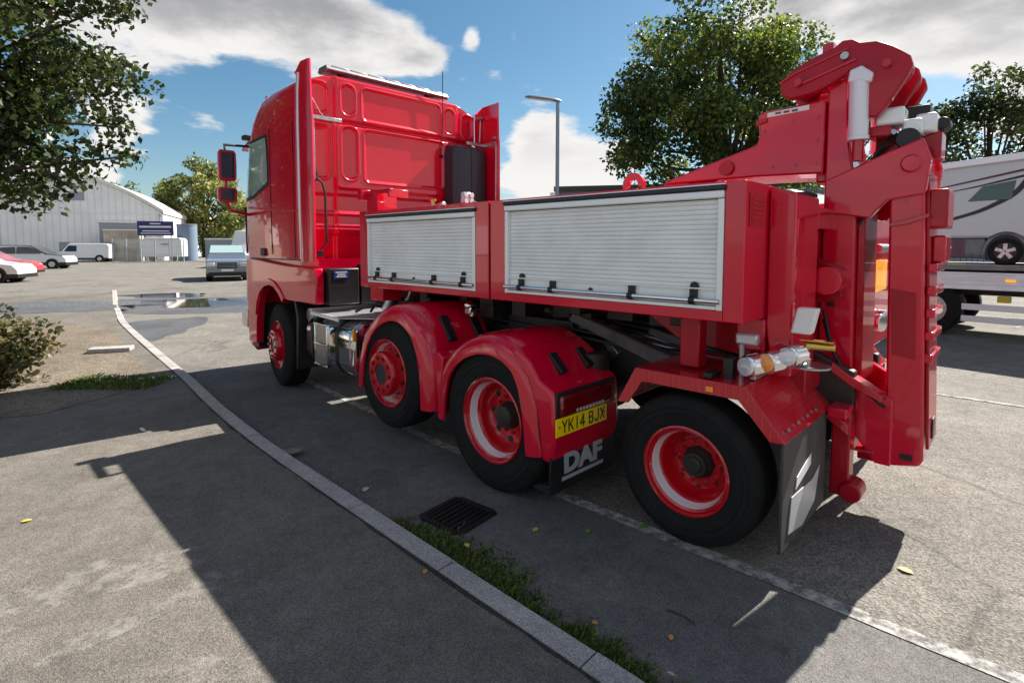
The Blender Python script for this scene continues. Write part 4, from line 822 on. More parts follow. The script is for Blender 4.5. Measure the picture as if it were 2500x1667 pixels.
# mast
ms = qp('mast', RED, lambda b: (b.prism([(-.365, 2.70), (-.365, .86), (-.56, .86), (-.545, 2.0), (-.49, 2.36), (-.475, 2.72)], 1.0, 1.44), b.prism([(-.30, 2.66), (-.30, 2.1), (-.365, 2.1), (-.365, 2.66)], 1.06, 1.44)), bevel=.014)
qp('mast_edge', REDS, lambda b: b.prism([(-.545, 2.0), (-.56, .86), (-.60, .86), (-.585, 2.0)], 1.05, 1.40), ms, bevel=.006)
qp('pin_boss', RED, lambda b: b.cyl((-.44, .80, 1.49), (-.44, 1.02, 1.49), .085, seg=32), ms, bevel=.006)
qp('pin_web', REDS, lambda b: b.prism([(-.36, 1.62), (-.50, 1.56), (-.50, 1.38), (-.36, 1.34)], .93, 1.0), ms, bevel=.006)
qp('slot', BLK, lambda b: (b.box(-.45, -.41, .99, 1.0, 1.32, 1.345)), ms)
qp('white_tag_plate', WHT, lambda b: b.prism([(-.44, 1.375), (-.54, 1.375), (-.51, 1.235), (-.41, 1.235)], .27, .335), bevel=.01)  # slanted white tag plate
# pulley head
head = [(-.105, 2.70), (-.125, 2.655), (-.17, 2.625), (-.30, 2.64), (-.40, 2.68), (-.50, 2.735), (-.57, 2.74), (-.585, 2.66), (-.565, 2.55), (-.575, 2.45), (-.64, 2.44), (-.70, 2.52), (-.76, 2.62), (-.80, 2.70), (-.785, 2.755), (-.70, 2.83), (-.62, 2.875), (-.54, 2.885), (-.50, 2.915), (-.45, 2.92), (-.40, 2.885), (-.28, 2.855), (-.17, 2.80), (-.12, 2.755)]
hd = qp('crane_head', REDS, lambda b: (b.prism(head, .93, .99), b.prism(head, 1.25, 1.30), b.prism(head, 1.51, 1.57)), bevel=.010)
for (u, z, r) in ((-.22, 2.72, .085), (-.68, 2.73, .10), (-.47, 2.82, .055)):
    for w in (1.06, 1.36): qp('pulley', REDS, lambda b: b.lathe((u, w, z), [(.02, 0), (r, 0), (r, .012), (r * .82, .03), (r * .82, .04), (r, .058), (r, .07), (.02, .07)], 36), hd)
    qp('pulley_pin', STEEL if r < .06 else REDR, lambda b: b.cyl((u, .90, z), (u, 1.6, z), .022), hd)
qp('head_rib', REDR, lambda b: (b.prism([(-.19, 2.705), (-.52, 2.80), (-.53, 2.785), (-.20, 2.69)], .918, .929), b.prism([(-.10, 2.74), (-.20, 2.79), (-.48, 2.87), (-.49, 2.86), (-.2, 2.775), (-.11, 2.73)], .92, .929), b.box(-.40, -.34, .95, 1.02, 2.87, 2.93)), hd, bevel=.003)
# rams
for w in (.94, 1.56):
    rm = qp('ram_barrel', CRM, lambda b: (b.cyl((-.55, w, 2.33), (-.545, w, 2.66), .052, seg=28), b.cyl((-.55, w, 2.32), (-.55, w, 2.345), .058, seg=28)), bevel=.004)
    qp('ram_head', CRM, lambda b: (b.prism([(-.49, 2.66), (-.50, 2.73), (-.56, 2.745), (-.62, 2.69), (-.61, 2.64)], w - .04, w + .04)), rm, bevel=.010)
    qp('ram_rod', REDR, lambda b: b.cyl((-.55, w, 2.20), (-.55, w, 2.33), .03, seg=20), rm)
# knuckle joining mast and stinger
qp('knuckle', RED, lambda b: (b.prism([(-.38, 2.10), (-.52, 2.16), (-.70, 2.24), (-.86, 2.30), (-.90, 2.18), (-.88, 1.99), (-.70, 1.96), (-.62, 1.86), (-.52, 1.88), (-.38, 1.90)], .95, 1.01), b.prism([(-.38, 2.10), (-.52, 2.16), (-.70, 2.24), (-.86, 2.30), (-.90, 2.18), (-.88, 1.99), (-.70, 1.96), (-.62, 1.86), (-.52, 1.88), (-.38, 1.90)], 1.49, 1.55), b.cyl((-.81, .93, 2.16), (-.81, 1.57, 2.16), .05, seg=24)), bevel=.010)
wn_ = qp('winch_block', ALUF, lambda b: (b.box(-.76, -.62, 1.0, 1.16, 2.40, 2.50), b.box(-.84, -.74, 1.05, 1.20, 2.34, 2.43), b.box(-.90, -.80, 1.10, 1.3, 2.35, 2.46)), bevel=.015)
qp('winch_motor', BLK, lambda b: (b.cyl((-.78, 1.00, 2.31), (-.78, 1.25, 2.31), .06, seg=24), b.box(-.86, -.72, 1.16, 1.4, 2.44, 2.52), b.cyl((-.92, 1.15, 2.40), (-.92, 1.3, 2.40), .035)), wn_, bevel=.008)
qp('winch_cradle', REDS, lambda b: (b.prism([(-.60, 2.42), (-.60, 2.20), (-.92, 2.20), (-.92, 2.36), (-.80, 2.33), (-.68, 2.38)], 1.16, 1.36), b.box(-.70, -.58, 1.0, 1.2, 2.34, 2.40)), wn_, bevel=.008)
# stinger (folded underlift)
st_ = qp('stinger', RED, lambda b: b.prism([(-.705, 2.22), (-.865, 2.22), (-.93, .47), (-.91, .43), (-.775, .40), (-.745, .47)], .98, 1.50), bevel=.014)
qp('stinger_face', REDS, lambda b: b.prism([(-.868, 2.12), (-.885, 2.12), (-.945, .52), (-.929, .52)], 1.06, 1.42), st_, bevel=.004)
for k in range(5): qp('stinger_rung', RED, lambda b: b.box(-.945, -.90, 1.02, 1.40, 1.55 - .13 * k, 1.60 - .13 * k), st_, bevel=.008)
qp('pin_hole', BLK, lambda b: (b.box(-.88, -.82, .976, .98, .455, .49)), st_)
qp('stinger_fin', REDR, lambda b: b.prism([(-.72, 1.83), (-.80, 1.85), (-.90, 1.88), (-.90, 1.86), (-.80, 1.82), (-.72, 1.81)], .955, .98), st_, bevel=.003)
qp('pin_slot', BLK, lambda b: b.box(-.950, -.944, 1.16, 1.24, .56, .68), st_)
# tool pocket with lamp on the stinger
qp('tool_box', REDS, lambda b: (b.box(-.975, -.885, 1.06, 1.36, 1.80, 2.02),), bevel=.012)
qp('tool_box', RED, lambda b: b.box(-.965, -.90, 1.16, 1.42, 1.60, 1.76), bevel=.012)
# far side lamps seen between mast and stinger
al = qp('rear_lamp', AMB2, lambda b: b.box(-.565, -.541, 1.58, 1.96, 1.38, 1.60), bevel=.006)
qp('lamp_hood', STEEL, lambda b: b.cyl((-.56, 1.60, 1.68), (-.56, 1.94, 1.68), .03), al)
qp('rear_bracket', REDS, lambda b: (b.box(-.50, -.40, 1.62, 1.72, 1.1, 1.75), b.box(-.56, -.36, 1.56, 1.92, 1.92, 1.95), b.box(-.50, -.40, 1.58, 1.62, 1.0, 1.9)), bevel=.006)
qp('far_light', CHROME, lambda b: [b.cyl((-.545, 1.70 + .14 * k, 1.16 + .02 * k), (-.60, 1.68 + .14 * k, 1.16 + .02 * k), .062, seg=24) for k in range(2)], bevel=.01)
# hoses and bolts on the crane
for k in range(3): qp('hydraulic_hose', BLK, lambda b: b.tube(smoothp(resample3([(-.50, 1.04 + .07 * k, 1.75), (-.62, 1.06 + .08 * k, 1.95 + .03 * k), (-.60, 1.08 + .08 * k, 2.25), (-.72 - .02 * k, 1.10 + .08 * k, 2.36)]), 4).tolist(), .011))
for k in range(2): qp('hydraulic_hose', BLK, lambda b: b.tube(smoothp(resample3([(-.40, .97, 1.30 - .06 * k), (-.47, .90, 1.05), (-.60, .90 + .03 * k, .86), (-.74, .96, .80 - .05 * k)]), 4).tolist(), .010))
for (u, z) in ((-.06, 2.22), (-.20, 2.22), (-.32, 2.22), (-.32, 2.36), (-.32, 2.50), (.0, 2.46), (-.18, 2.50)): qp('bolt_head', REDR, lambda b: b.cyl((u, .972, z), (u, .981, z), .011, seg=6), bo)
for k in range(6): qp('bolt_head', REDR, lambda b: b.cyl((-.79, .972, .70 + .25 * k), (-.79, .981, .70 + .25 * k), .011, seg=6), st_)
for k in range(4): qp('bolt_head', REDR, lambda b: b.cyl((-.38, .992, 1.75 - .22 * k), (-.38, 1.001, 1.75 - .22 * k), .011, seg=6), ms)
qp('weld_plate', REDS, lambda b: (b.prism([(-.74, 1.45), (-.86, 1.43), (-.87, 1.05), (-.76, 1.07)], .972, .9795),), st_, bevel=.002)
# lower arms
def arms(b):
    for w in (.96, 1.46):
        b.prism([(-.36, .94), (-.36, .84), (-.66, .46), (-.70, .40), (-.78, .40), (-.78, .80), (-.70, .84), (-.52, .95)], w, w + .07)
    b.box(-.60, -.50, .70, .96, .70, .76)
qp('lower_arm', RED, arms, bevel=.008)
qp('upper_link', REDR, lambda b: (b.prism([(-.48, 1.0), (-.60, .92), (-.74, .84), (-.74, .80), (-.60, .86), (-.48, .94)], .84, .955), b.prism([(-.36, .86), (-.46, .76), (-.60, .66), (-.60, .60), (-.46, .70), (-.36, .80)], .74, .86)), bevel=.006)
def fork(b):
    b.box(-.60, -.50, .82, .94, .20, .74); b.box(-.60, -.50, 1.56, 1.68, .20, .74); b.cyl((-.61, .80, .24), (-.61, .96, .24), .06, seg=24); b.box(-.58, -.48, .94, 1.56, .42, .54)
qp('fork', REDS, fork, bevel=.010)
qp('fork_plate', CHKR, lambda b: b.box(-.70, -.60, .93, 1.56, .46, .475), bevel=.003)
# ==== VEHICLES AND BUILDINGS AROUND ====
def car(label, x, y, rz, P, win, paint, wheels, name='parked_car', cat='car', lower=None, lamps=None, hw=.9, roofm=None, group=None, wr=.34, plate=True, face=None):
    root = empty(name, (x, y, 0), rz, label, cat, group)
    def yw(z, s): return s * (hw - max(0, z - .95) * .22 - max(0, .45 - z) * .15)
    part('body', paint, root, lambda b: b.prism(P, lambda a, c: yw(c, -1), lambda a, c: yw(c, 1)), bevel=.05, seg=3)
    for w in win:
        part('window', DGL, root, lambda b: b.prism(w, lambda a, c: yw(c, -1) - .006, lambda a, c: yw(c, 1) + .006), bevel=.004)
    if roofm: part('roof', roofm[0], root, lambda b: b.prism(roofm[1], lambda a, c: yw(c, -1) - .004, lambda a, c: yw(c, 1) + .004), bevel=.03)
    if lower: part('sill', BLK, root, lambda b: b.prism(lower, -hw - .008, hw + .008), bevel=.02)
    for wx in wheels:
        for s in (-1, 1):
            w = part('wheel', RUB, root, lambda b: b.cyl((wx, s * (hw - .20), wr), (wx, s * (hw + .012), wr), wr, seg=32), bevel=.03)
            part('rim', STEEL, w, lambda b: b.cyl((wx, s * (hw + .010), wr), (wx, s * (hw + .022), wr), wr * .62, seg=10), bevel=.01)
            part('wheel_arch', BLK, root, lambda b: b.cyl((wx, s * (hw - .25), wr + .02), (wx, s * (hw + .004), wr + .02), wr * 1.17, seg=32))
    for (a, b0, z0, z1, m, nm) in (lamps or []):
        for s in (-1, 1): part(nm, m, root, lambda b: b.box(a - .03, a + .05 if a > 0 else a + .03, *sorted((s * b0, s * (b0 - .32))), z0, z1), bevel=.02)
    if face:
        for (a, b0, b1, z0, z1, m, nm) in face: part(nm, m, root, lambda b: b.box(a - .02, a + .02, b0, b1, z0, z1), bevel=.008)
    return root
WCAR = mat('white_car_paint', (.72, .72, .73), .25, 0, 1); BCAR = mat('black_car_paint', (.01, .01, .012), .15, 0, 1); RCAR = mat('red_car_paint', (.45, .01, .02), .25, 0, 1); SCAR = mat('silver_blue_paint', (.24, .27, .32), .22, .6, 1)
suvP = [(-2.3, .35), (-2.35, .75), (-2.3, 1.10), (-2.1, 1.60), (-1.7, 1.74), (.1, 1.72), (.75, 1.32), (1.15, 1.10), (2.1, .98), (2.32, .75), (2.32, .35)]
suvW = [[(-2.05, 1.12), (-1.92, 1.55), (-.75, 1.62), (-.75, 1.12)], [(-.68, 1.12), (-.68, 1.62), (.08, 1.62), (.72, 1.26), (.80, 1.12)]]
car('silver blue car facing the viewer just past the front of the red cab', -14.7, 27.6, math.atan2(-.93, .5), suvP, suvW, SCAR, (-1.4, 1.45), lamps=[(2.30, .86, .72, .88, CLR, 'headlight')],
    face=[(2.34, -.42, .42, .62, .90, BLK, 'grille'), (2.37, -.26, .26, .48, .59, WHT, 'number_plate'), (2.36, -.8, .8, .30, .44, BLK, 'lower_grille')] + [(2.365, -.38, .38, .68 + .07 * k, .695 + .07 * k, CHROME, 'grille_bar') for k in range(3)], lower=[(-2.3, .25), (-2.3, .40), (2.3, .40), (2.3, .25)])
o_ = [c for c in bpy.data.objects['parked_car'].children]
part('windscreen', GLS, bpy.data.objects['parked_car'], lambda b: b.loft([[(.13, y * .70, 1.70), (.72, y * .76, 1.335)] + [(.75, y * .76, 1.35), (.15, y * .70, 1.72)] for y in (-1, 1)]))
car('white car with a black roof and bonnet, parked at the left', -35.5, 39.8, math.atan2(.3, 1), suvP, suvW, WCAR, (-1.4, 1.45), roofm=(BCAR, [(-2.2, 1.58), (-1.7, 1.745), (.1, 1.725), (.78, 1.31), (1.15, 1.105), (2.12, .985), (2.1, .93), (1.1, 1.04), (.72, 1.22), (.06, 1.66), (-1.7, 1.68), (-2.1, 1.54)]), lower=[(-2.3, .25), (-2.3, .48), (2.35, .48), (2.35, .25)], lamps=[(2.25, .86, .70, .80, AMB, 'indicator')], group='cars parked on the left')
hatP = [(-2.0, .3), (-2.1, .8), (-1.9, 1.0), (-1.5, 1.38), (.2, 1.40), (.9, .98), (1.9, .84), (2.1, .6), (2.1, .3)]
hatW = [[(-1.55, .98), (-1.3, 1.30), (-.5, 1.32), (-.5, .98)], [(-.44, .98), (-.44, 1.32), (.15, 1.32), (.72, .98)]]
car('near white car showing its bonnet at the left edge', -24.9, 24.6, math.atan2(.35, 1), hatP, hatW, WCAR, (-1.25, 1.3), lower=[(-2.0, .22), (-2.0, .40), (2.12, .40), (2.12, .22)], lamps=[(2.0, .82, .58, .70, CLR, 'headlight')], group='cars parked on the left')
car('red car mostly hidden between the two white cars', -28.3, 28.9, math.atan2(.35, 1), hatP, hatW, RCAR, (-1.25, 1.3), lower=[(-2.0, .22), (-2.0, .36), (2.12, .36), (2.12, .22)], lamps=[(2.0, .82, .58, .70, CLR, 'headlight')], group='cars parked on the left')
vanP = [(-2.3, .35), (-2.35, 1.6), (-2.2, 1.88), (-1.9, 1.94), (1.0, 1.92), (1.25, 1.84), (1.75, 1.12), (2.25, .95), (2.4, .75), (2.4, .35)]
car('white panel van parked in front of the white warehouse', -44.6, 56.0, math.atan2(-.35, -1), vanP, [[(.45, 1.12), (.45, 1.70), (1.15, 1.72), (1.5, 1.12)]], WCAR, (-1.5, 1.5), name='panel_van', cat='van', lower=[(-2.3, .28), (-2.3, .45), (2.42, .45), (2.42, .28)], lamps=[(2.28, .82, .72, .9, BLK, 'headlight')], face=[(2.40, -.5, .5, .62, .86, BLK, 'grille')])
part('windscreen', DGL, bpy.data.objects['panel_van'], lambda b: b.loft([[(1.27, y * .70, 1.84), (1.74, y * .82, 1.16), (1.77, y * .82, 1.18), (1.29, y * .70, 1.86)] for y in (-1, 1)]))

# warehouse with barrel roof : frame with x along the front (to the right), y into the depth
MW = mat('white_cladding', (.88, .88, .89), .5, nscale=.6, namp=.10)
MW2 = mat('grey_roller_door', (.30, .33, .38), .5); ROOFM = mat('cream_roof', (.80, .76, .70), .6, nscale=.8, namp=.12)
whr = math.atan2(.397, .918)
def rib(m, sc=5.5, amt=.8):
    t = m.node_tree; n = t.nodes; l = t.links; b = n['Principled BSDF']; old = b.inputs['Base Color'].links[0].from_socket; c = n.new('ShaderNodeTexCoord'); w = n.new('ShaderNodeTexWave'); w.inputs['Scale'].default_value = sc; w.inputs['Distortion'].default_value = .0
    l.new(c.outputs['Object'], w.inputs['Vector']); r = n.new('ShaderNodeValToRGB'); r.color_ramp.elements[0].position = .0; r.color_ramp.elements[0].color = (amt, amt, amt, 1); r.color_ramp.elements[1].position = .25; l.new(w.outputs['Fac'], r.inputs[0])
    k = n.new('ShaderNodeMixRGB'); k.blend_type = 'MULTIPLY'; k.inputs[0].default_value = 1; l.new(old, k.inputs[1]); l.new(r.outputs[0], k.inputs[2]); l.new(k.outputs[0], b.inputs['Base Color'])
rib(MW, .5, .86)
wh = empty('warehouse', (-39.9, 61.5, 0), whr, 'large white warehouse with a curved barrel roof behind the parked van', 'warehouse')
half = 7.9; prof = [(-2 * half, 0)] + [(-half + half * math.cos(t), 5.35 + 3.75 * (1 - abs(math.cos(t)) ** 1.55)) for t in np.linspace(math.pi, 0, 25)] + [(0, 0)]
part('wall', MW, wh, lambda b: b.prism(prof, 0, 30), smooth=False)
ro = [(a, c) for a, c in prof[1:-1]]
part('roof', ROOFM, wh, lambda b: b.prism([(a * 1.02 + .15, c + .38) for a, c in ro] + [(a * 1.02 + .15, c + .55 if False else c - .0) for a, c in ro[::-1]], -.35, 30.3), ang=30)
part('fascia', WHT, wh, lambda b: (b.box(-2 * half, 0, -.07, -.002, 5.15, 5.3), b.box(-2 * half + 2.5, -2 * half + 2.6, -.05, -.002, 0, 5.1), b.box(-2 * half + 9, -2 * half + 9.1, -.05, -.002, 0, 5.1)))
part('roller_door', MW2, wh, lambda b: [b.box(-6.0, -1.8, -.05 - .01 * (k % 2), -.003, .02 + .22 * k, .24 + .22 * k) for k in range(19)])
part('downpipe', MW2, wh, lambda b: b.cyl((-.3, -.12, 0), (-.3, -.12, 5.3), .07, seg=10)); part('side_door', MW2, wh, lambda b: b.box(-9.6, -8.7, -.06, -.003, .02, 2.1)); part('vent', MW2, wh, lambda b: b.box(-8.6, -7.2, -.08, -.003, 6.6, 7.5))
part('door_head', WHT, wh, lambda b: b.box(-6.2, -1.6, -.25, -.003, 4.25, 4.42), bevel=.02)
lo = empty('low_unit', (-53.1, 55.6, 0), whr, 'low white unit with dark open bays at the left of the warehouse', 'building')
part('wall', MW, lo, lambda b: (b.box(-16, 0, 0, 16, 2.6, 5.2), b.box(-16, -15.6, 0, 16, 0, 2.6), b.box(-.5, 0, 0, 16, 0, 2.6), b.box(-5.4, -5.0, 0, .4, 0, 2.6), b.box(-10.6, -10.2, 0, .4, 0, 2.6), b.box(-15.6, -.5, 15.6, 16, 0, 2.6)))
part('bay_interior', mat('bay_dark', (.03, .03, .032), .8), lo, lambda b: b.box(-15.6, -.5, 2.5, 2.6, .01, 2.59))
part('shutter', MW2, lo, lambda b: b.box(-3.2, -2.2, .05, .2, .01, 2.59))
hd_ = empty('site_hoarding', (-42.7, 57.6, 0), whr, 'rusty pale corrugated container standing beside the blue sign', 'container')
RC = mat('rusty_cream', (.50, .46, .40), .7, nscale=1.2, namp=.35, col2=(.40, .33, .26))
part('side', RC, hd_, lambda b: [b.box(-.9 + .155 * k, -.83 + .155 * k, -.04, .0, .05, 3.3) for k in range(20)] + [b.box(-.95, 2.3, .001, 2.3, 0, 3.35)], bevel=.01)
part('top_rail', ROOFM, hd_, lambda b: b.box(-1.0, 2.35, -.08, .001, 3.36, 3.46))
sg = empty('business_sign', (-37.3, 56.2, 0), whr * .5, 'dark blue sign board with lines of white writing in front of the warehouse', 'sign')
bd_ = part('board', NAVY, sg, lambda b: b.box(-1.7, 1.7, 0, .08, 2.75, 4.25), bevel=.01)
part('lettering', WHS, bd_, lambda b: (b.box(-.5, .5, -.012, -.002, 3.94, 4.05), b.box(-1.5, 1.5, -.012, -.002, 3.58, 3.76), b.box(-1.25, 1.3, -.012, -.002, 3.18, 3.28), b.box(-1.4, 1.45, -.012, -.002, 2.95, 3.03)))
for x in (-1.4, 1.4): part('post', STEEL, sg, lambda b: b.cyl((x, .14, 0), (x, .14, 4.2), .06))
ht = empty('box_trailer', (-37.6, 57.6, 0), whr * .5, 'plain white box trailer parked under the blue sign', 'trailer')
part('body', WCAR, ht, lambda b: b.prism([(-1.9, .5), (-1.9, 2.3), (-1.7, 2.55), (1.7, 2.55), (1.9, 2.3), (1.9, .5)], 0, 1.9), bevel=.05)
part('panel', WHT, ht, lambda b: b.box(-.6, 1.3, -.02, -.001, .75, 1.75)); part('notice', mat('faded_red', (.5, .2, .2), .6), ht, lambda b: b.box(-.1, .7, -.03, -.021, 1.75, 1.95))
for x in (-1.0, 1.0): part('wheel', RUB, ht, lambda b: b.cyl((x, .05, .35), (x, .3, .35), .35, seg=24))
# mesh fence, low wall, pale lorry
fe = empty('mesh_fence', (-40.7, 54.5, 0), 0, 'pale galvanised mesh fence in front of the white trailer', 'fence')
GALV = mat('galvanised', (.45, .50, .52), .4, .5)
for k in range(6): part('post', GALV, fe, lambda b: b.box(1.45 * k, 1.45 * k + .07, 0, .07, 0, 2.4))
part('mesh_panel', GALV, fe, lambda b: [b.box(.12 * k, .12 * k + .012, .03, .042, .1, 2.3) for k in range(61)] + [b.box(0, 7.3, .025, .047, z, z + .03) for z in (.1, .85, 1.6, 2.3)])
w2 = empty('boundary_wall', (-33.2, 58, 0), 0, 'low grey wall with a pale coping between the warehouse and the tree', 'wall')
part('wall', mat('grey_render', (.30, .33, .36), .8, nscale=1, namp=.2), w2, lambda b: b.box(0, 14, 0, .3, 0, 2.35)); part('coping', WHT, w2, lambda b: b.box(-.05, 14.05, -.06, .36, 2.35, 2.5))
bt = empty('steel_tank', (-36.6, 60.5, 0), 0, 'blue grey steel tank standing between the warehouse and the olive tree', 'tank')
part('shell', mat('blue_grey_steel', (.16, .22, .30), .5), bt, lambda b: b.cyl((0, 0, 0), (0, 0, 4.0), 1.0, seg=32), bevel=.05); part('lid', STEEL, bt, lambda b: b.cyl((0, 0, 4.0), (0, 0, 4.12), 1.04, seg=32))
pv = car('pale box van parked behind the silver blue car', -21.3, 43, math.atan2(-1, .3), [(-2.9, .5), (-2.9, 2.7), (-2.7, 2.85), (1.2, 2.85), (1.3, 2.1), (1.9, 1.2), (2.5, 1.0), (2.6, .5)], [[(1.0, 1.25), (1.0, 1.9), (1.4, 1.9), (1.75, 1.25)]], WCAR, (-1.8, 1.7), name='box_van', cat='van', hw=1.0)
# street lamp
LG = mat('lamp_column_grey', (.22, .30, .36), .45, .4)
slp = empty('street_lamp', (1.34, 16, 0), 0, 'slim grey street lamp with a flat head beside the big tree', 'street lamp')
part('column', LG, slp, lambda b: (b.cyl((0, 0, 0), (0, 0, 1.2), .085, seg=16), b.cyl((0, 0, 1.2), (0, 0, 5.92), .062, .052, seg=16)), bevel=.004)
lh = part('lamp_head', LG, slp, lambda b: b.loft([[(x, y * q, 5.93 + .13 * -x * .9 + z * q2) for y, z in ((-.13, 0), (-.10, .05), (0, .075), (.10, .05), (.13, 0), (.11, -.02), (-.11, -.02))] for x, q, q2 in ((.10, .3, .4), (.02, .7, .9), (-.2, .95, 1), (-.6, 1, 1), (-.85, .8, .8), (-.96, .3, .4))]), ang=50)
part('lens', CLR, lh, lambda b: b.loft([[(x, y, 5.93 - .13 * x * .9 - .022) for y in (-.09, .09)] + [(x, y, 5.93 - .13 * x * .9 - .045) for y in (.07, -.07)] for x in (-.15, -.8)]))
# grey building beyond the lockers
gb = empty('grey_building', (2.05, 25, 0), R(-12), 'flat roofed dark grey building behind the long locker', 'building')
CLD = mat('grey_cladding', (.17, .20, .25), .6)
part('wall', CLD, gb, lambda b: [b.box(.2 * k, .2 * k + .17, -.03, 0, 0, 4.2) for k in range(90)] + [b.box(0, 18, .001, 9, 0, 4.2)])
part('roof_trim', mat('dark_trim', (.06, .06, .055), .6), gb, lambda b: b.box(-.1, 18.1, -.12, 9.1, 4.2, 4.42))
part('corner_post', ALUF, gb, lambda b: b.box(-.28, -.02, -.05, .3, 0, 4.15))
rb_ = empty('far_building', (33.0, 33.0, 0), R(-20), 'dark roofed building at the far right behind the motorhome', 'building')
part('wall', mat('brown_brick', (.16, .09, .06), .8), rb_, lambda b: b.box(0, 16, 0, 8, 0, 6.6)); part('roof', mat('slate', (.05, .06, .075), .6), rb_, lambda b: b.prism([(-.6, 6.6), (16.6, 6.6), (16, 8.4), (2, 8.2)], -.5, 8.5))
# brick building out of frame at the left, which the glossy cab side mirrors
BRK = bpy.data.materials.new('orange_brick'); BRK.use_nodes = True; t_ = BRK.node_tree; bk = t_.nodes.new('ShaderNodeTexBrick'); cd = t_.nodes.new('ShaderNodeTexCoord'); mpn = t_.nodes.new('ShaderNodeMapping'); mpn.inputs['Rotation'].default_value = (R(90), 0, R(90))
bk.inputs['Color1'].default_value = (.48, .20, .08, 1); bk.inputs['Color2'].default_value = (.38, .15, .06, 1); bk.inputs['Mortar'].default_value = (.45, .40, .33, 1); bk.inputs['Scale'].default_value = 4
t_.links.new(cd.outputs['Object'], mpn.inputs[0]); t_.links.new(mpn.outputs[0], bk.inputs['Vector']); t_.links.new(bk.outputs[0], t_.nodes['Principled BSDF'].inputs['Base Color']); t_.nodes['Principled BSDF'].inputs['Roughness'].default_value = .85
br = empty('brick_building', (-21, 8, 0), R(8), 'orange brick building beyond the left edge of the view', 'building')
part('wall', BRK, br, lambda b: (b.box(-8, 0, -5.0, -1.0, 0, 4.6), b.box(-8, 0, 3.0, 8.5, 0, 4.6), b.box(-8, 0, -1.0, 3.0, 3.2, 4.6), b.box(-8, -.5, -1, 3, 0, 3.2)))
part('roof', mat('slate_roof', (.07, .07, .08), .7), br, lambda b: b.box(-8.3, .3, -5.3, 8.8, 4.6, 4.9)); part('window', WHT, br, lambda b: [b.box(.001, .06, y, y + 1.3, 1.3, 2.6) for y in (-4, 4, 6.3)]); part('door', WHT, br, lambda b: b.box(-.5, -.42, -.9, 2.9, .02, 3.1))
tree('broad tree beyond the left edge of the view', (-21.5, 12.5), (-21.5, 12.5, 7.0), (6.5, 5, 4.6), 90, 15000, .4, LF1, 81, .35, 1.5)

# ==== MOTORHOME ON A FLATBED ====
FB = empty('flatbed_lorry', (8.129, 10.116, 0), R(90 + 41), 'flatbed transporter lorry carrying the motorhome at the right edge', 'lorry')
# local x forward (to the left and away), y towards the viewer's left side of it
def fp(name, m, fn, parent=FB, **k): return part(name, m, parent, fn, **k)
fp('deck', mat('deck_grey_brown', (.26, .24, .23), .6, nscale=4, namp=.3), lambda b: b.box(-9, 2.2, -2.5, 0, 1.262, 1.345), bevel=.01)
fp('deck_edge', ALUF, lambda b: b.box(-9, 2.2, -.02, .012, 1.347, 1.352))
fp('side_rail', ALU, lambda b: (b.box(-9, 2.2, -.06, .0, .91, 1.20), b.box(-9, 2.2, -.05, .014, 1.18, 1.215), b.box(-9, 2.2, -.05, .014, .90, .93), b.box(-9, 2.2, -.05, .010, 1.00, 1.012), b.box(-9, 2.2, -.05, .010, 1.13, 1.142)), bevel=.004)
fp('reflective_strip', WHT, lambda b: b.box(-9, .0, .0005, .004, 1.05, 1.105))
for x in (-.95, -3.4): fp('marker_lamp', AMB2, lambda b: b.prism(rrect(x - .09, x + .05, 1.055, 1.10, .02), .005, .02))
for z in (.305, .525): fp('side_guard', WHT, lambda b: b.box(-6.5, -.32, -.04, -.0, z, z + .112), bevel=.004)
fp('chassis', CHS, lambda b: (b.box(-9, 2.2, -1.7, -1.5, .75, 1.2), b.box(-9, 2.2, -1.0, -.8, .75, 1.2), b.box(-4.5, -2.2, -.7, -.14, .45, .93)), bevel=.01)
fp('chock_box', mat('yellow_box', (.55, .42, .02), .5), lambda b: b.box(-.98, -.80, -.20, -.06, .68, .79), bevel=.01)
for x, s in ((.18, 0), (1.45, 0), (-7.8, 0)):
    for y in (-.33, -2.2):
        w = fp('wheel', RUB, lambda b: b.cyl((x, y, .5), (x, y + .28, .5), .5, seg=40), bevel=.04); fp('rim', STEEL, lambda b: b.cyl((x, y + .27, .5), (x, y + .285, .5), .28, seg=24), w, bevel=.01)
fp('cab', WCAR, lambda b: b.prism([(2.5, .9), (2.5, 2.6), (2.8, 3.0), (4.2, 2.9), (4.6, 1.9), (4.6, .5), (3.0, .5)], -2.45, -.05), bevel=.08)
STB = mat('strap_blue', (.2, .3, .6), .6)
for a_, b_ in ((-.75, -.35), (-1.6, -1.3)): fp('load_strap', STB, lambda b: b.box(a_, b_, -.3, -.06, 1.354, 1.366))
STC = mat('strap_cream', (.6, .52, .35), .7)
for P_ in ([(.35, -.1, 1.36), (.1, -.25, 1.40), (-.1, -.15, 1.365), (-.3, -.3, 1.36)], [(-1.2, -.12, 1.36), (-1.5, -.3, 1.38), (-1.8, -.1, 1.36)]): fp('load_strap', STC, lambda b: b.tube(P_, .02))
MH = empty('motorhome', (8.129, 10.116, 1.352), R(90 + 41), 'white motorhome with dark swoosh stripes riding on the flatbed lorry', 'motorhome')
MHW = mat('motorhome_white', (.55, .58, .62), .3, 0, .6); MHB = mat('motorhome_blue_skirt', (.012, .035, .06), .35, 0, .5); STR = mat('stripe_black', (.012, .014, .02), .4); STR2 = mat('stripe_maroon', (.10, .02, .04), .4)
def mp_(name, m, fn, parent=MH, **k): return part(name, m, parent, fn, **k)
body = mp_('body', MHW, lambda b: b.prism([(1.25, .48), (1.25, 1.70), (.9, 1.83), (-2.2, 2.02), (-5.5, 2.12), (-6.2, 1.8), (-6.4, .48)], -2.32, -.15), bevel=.06, seg=3)
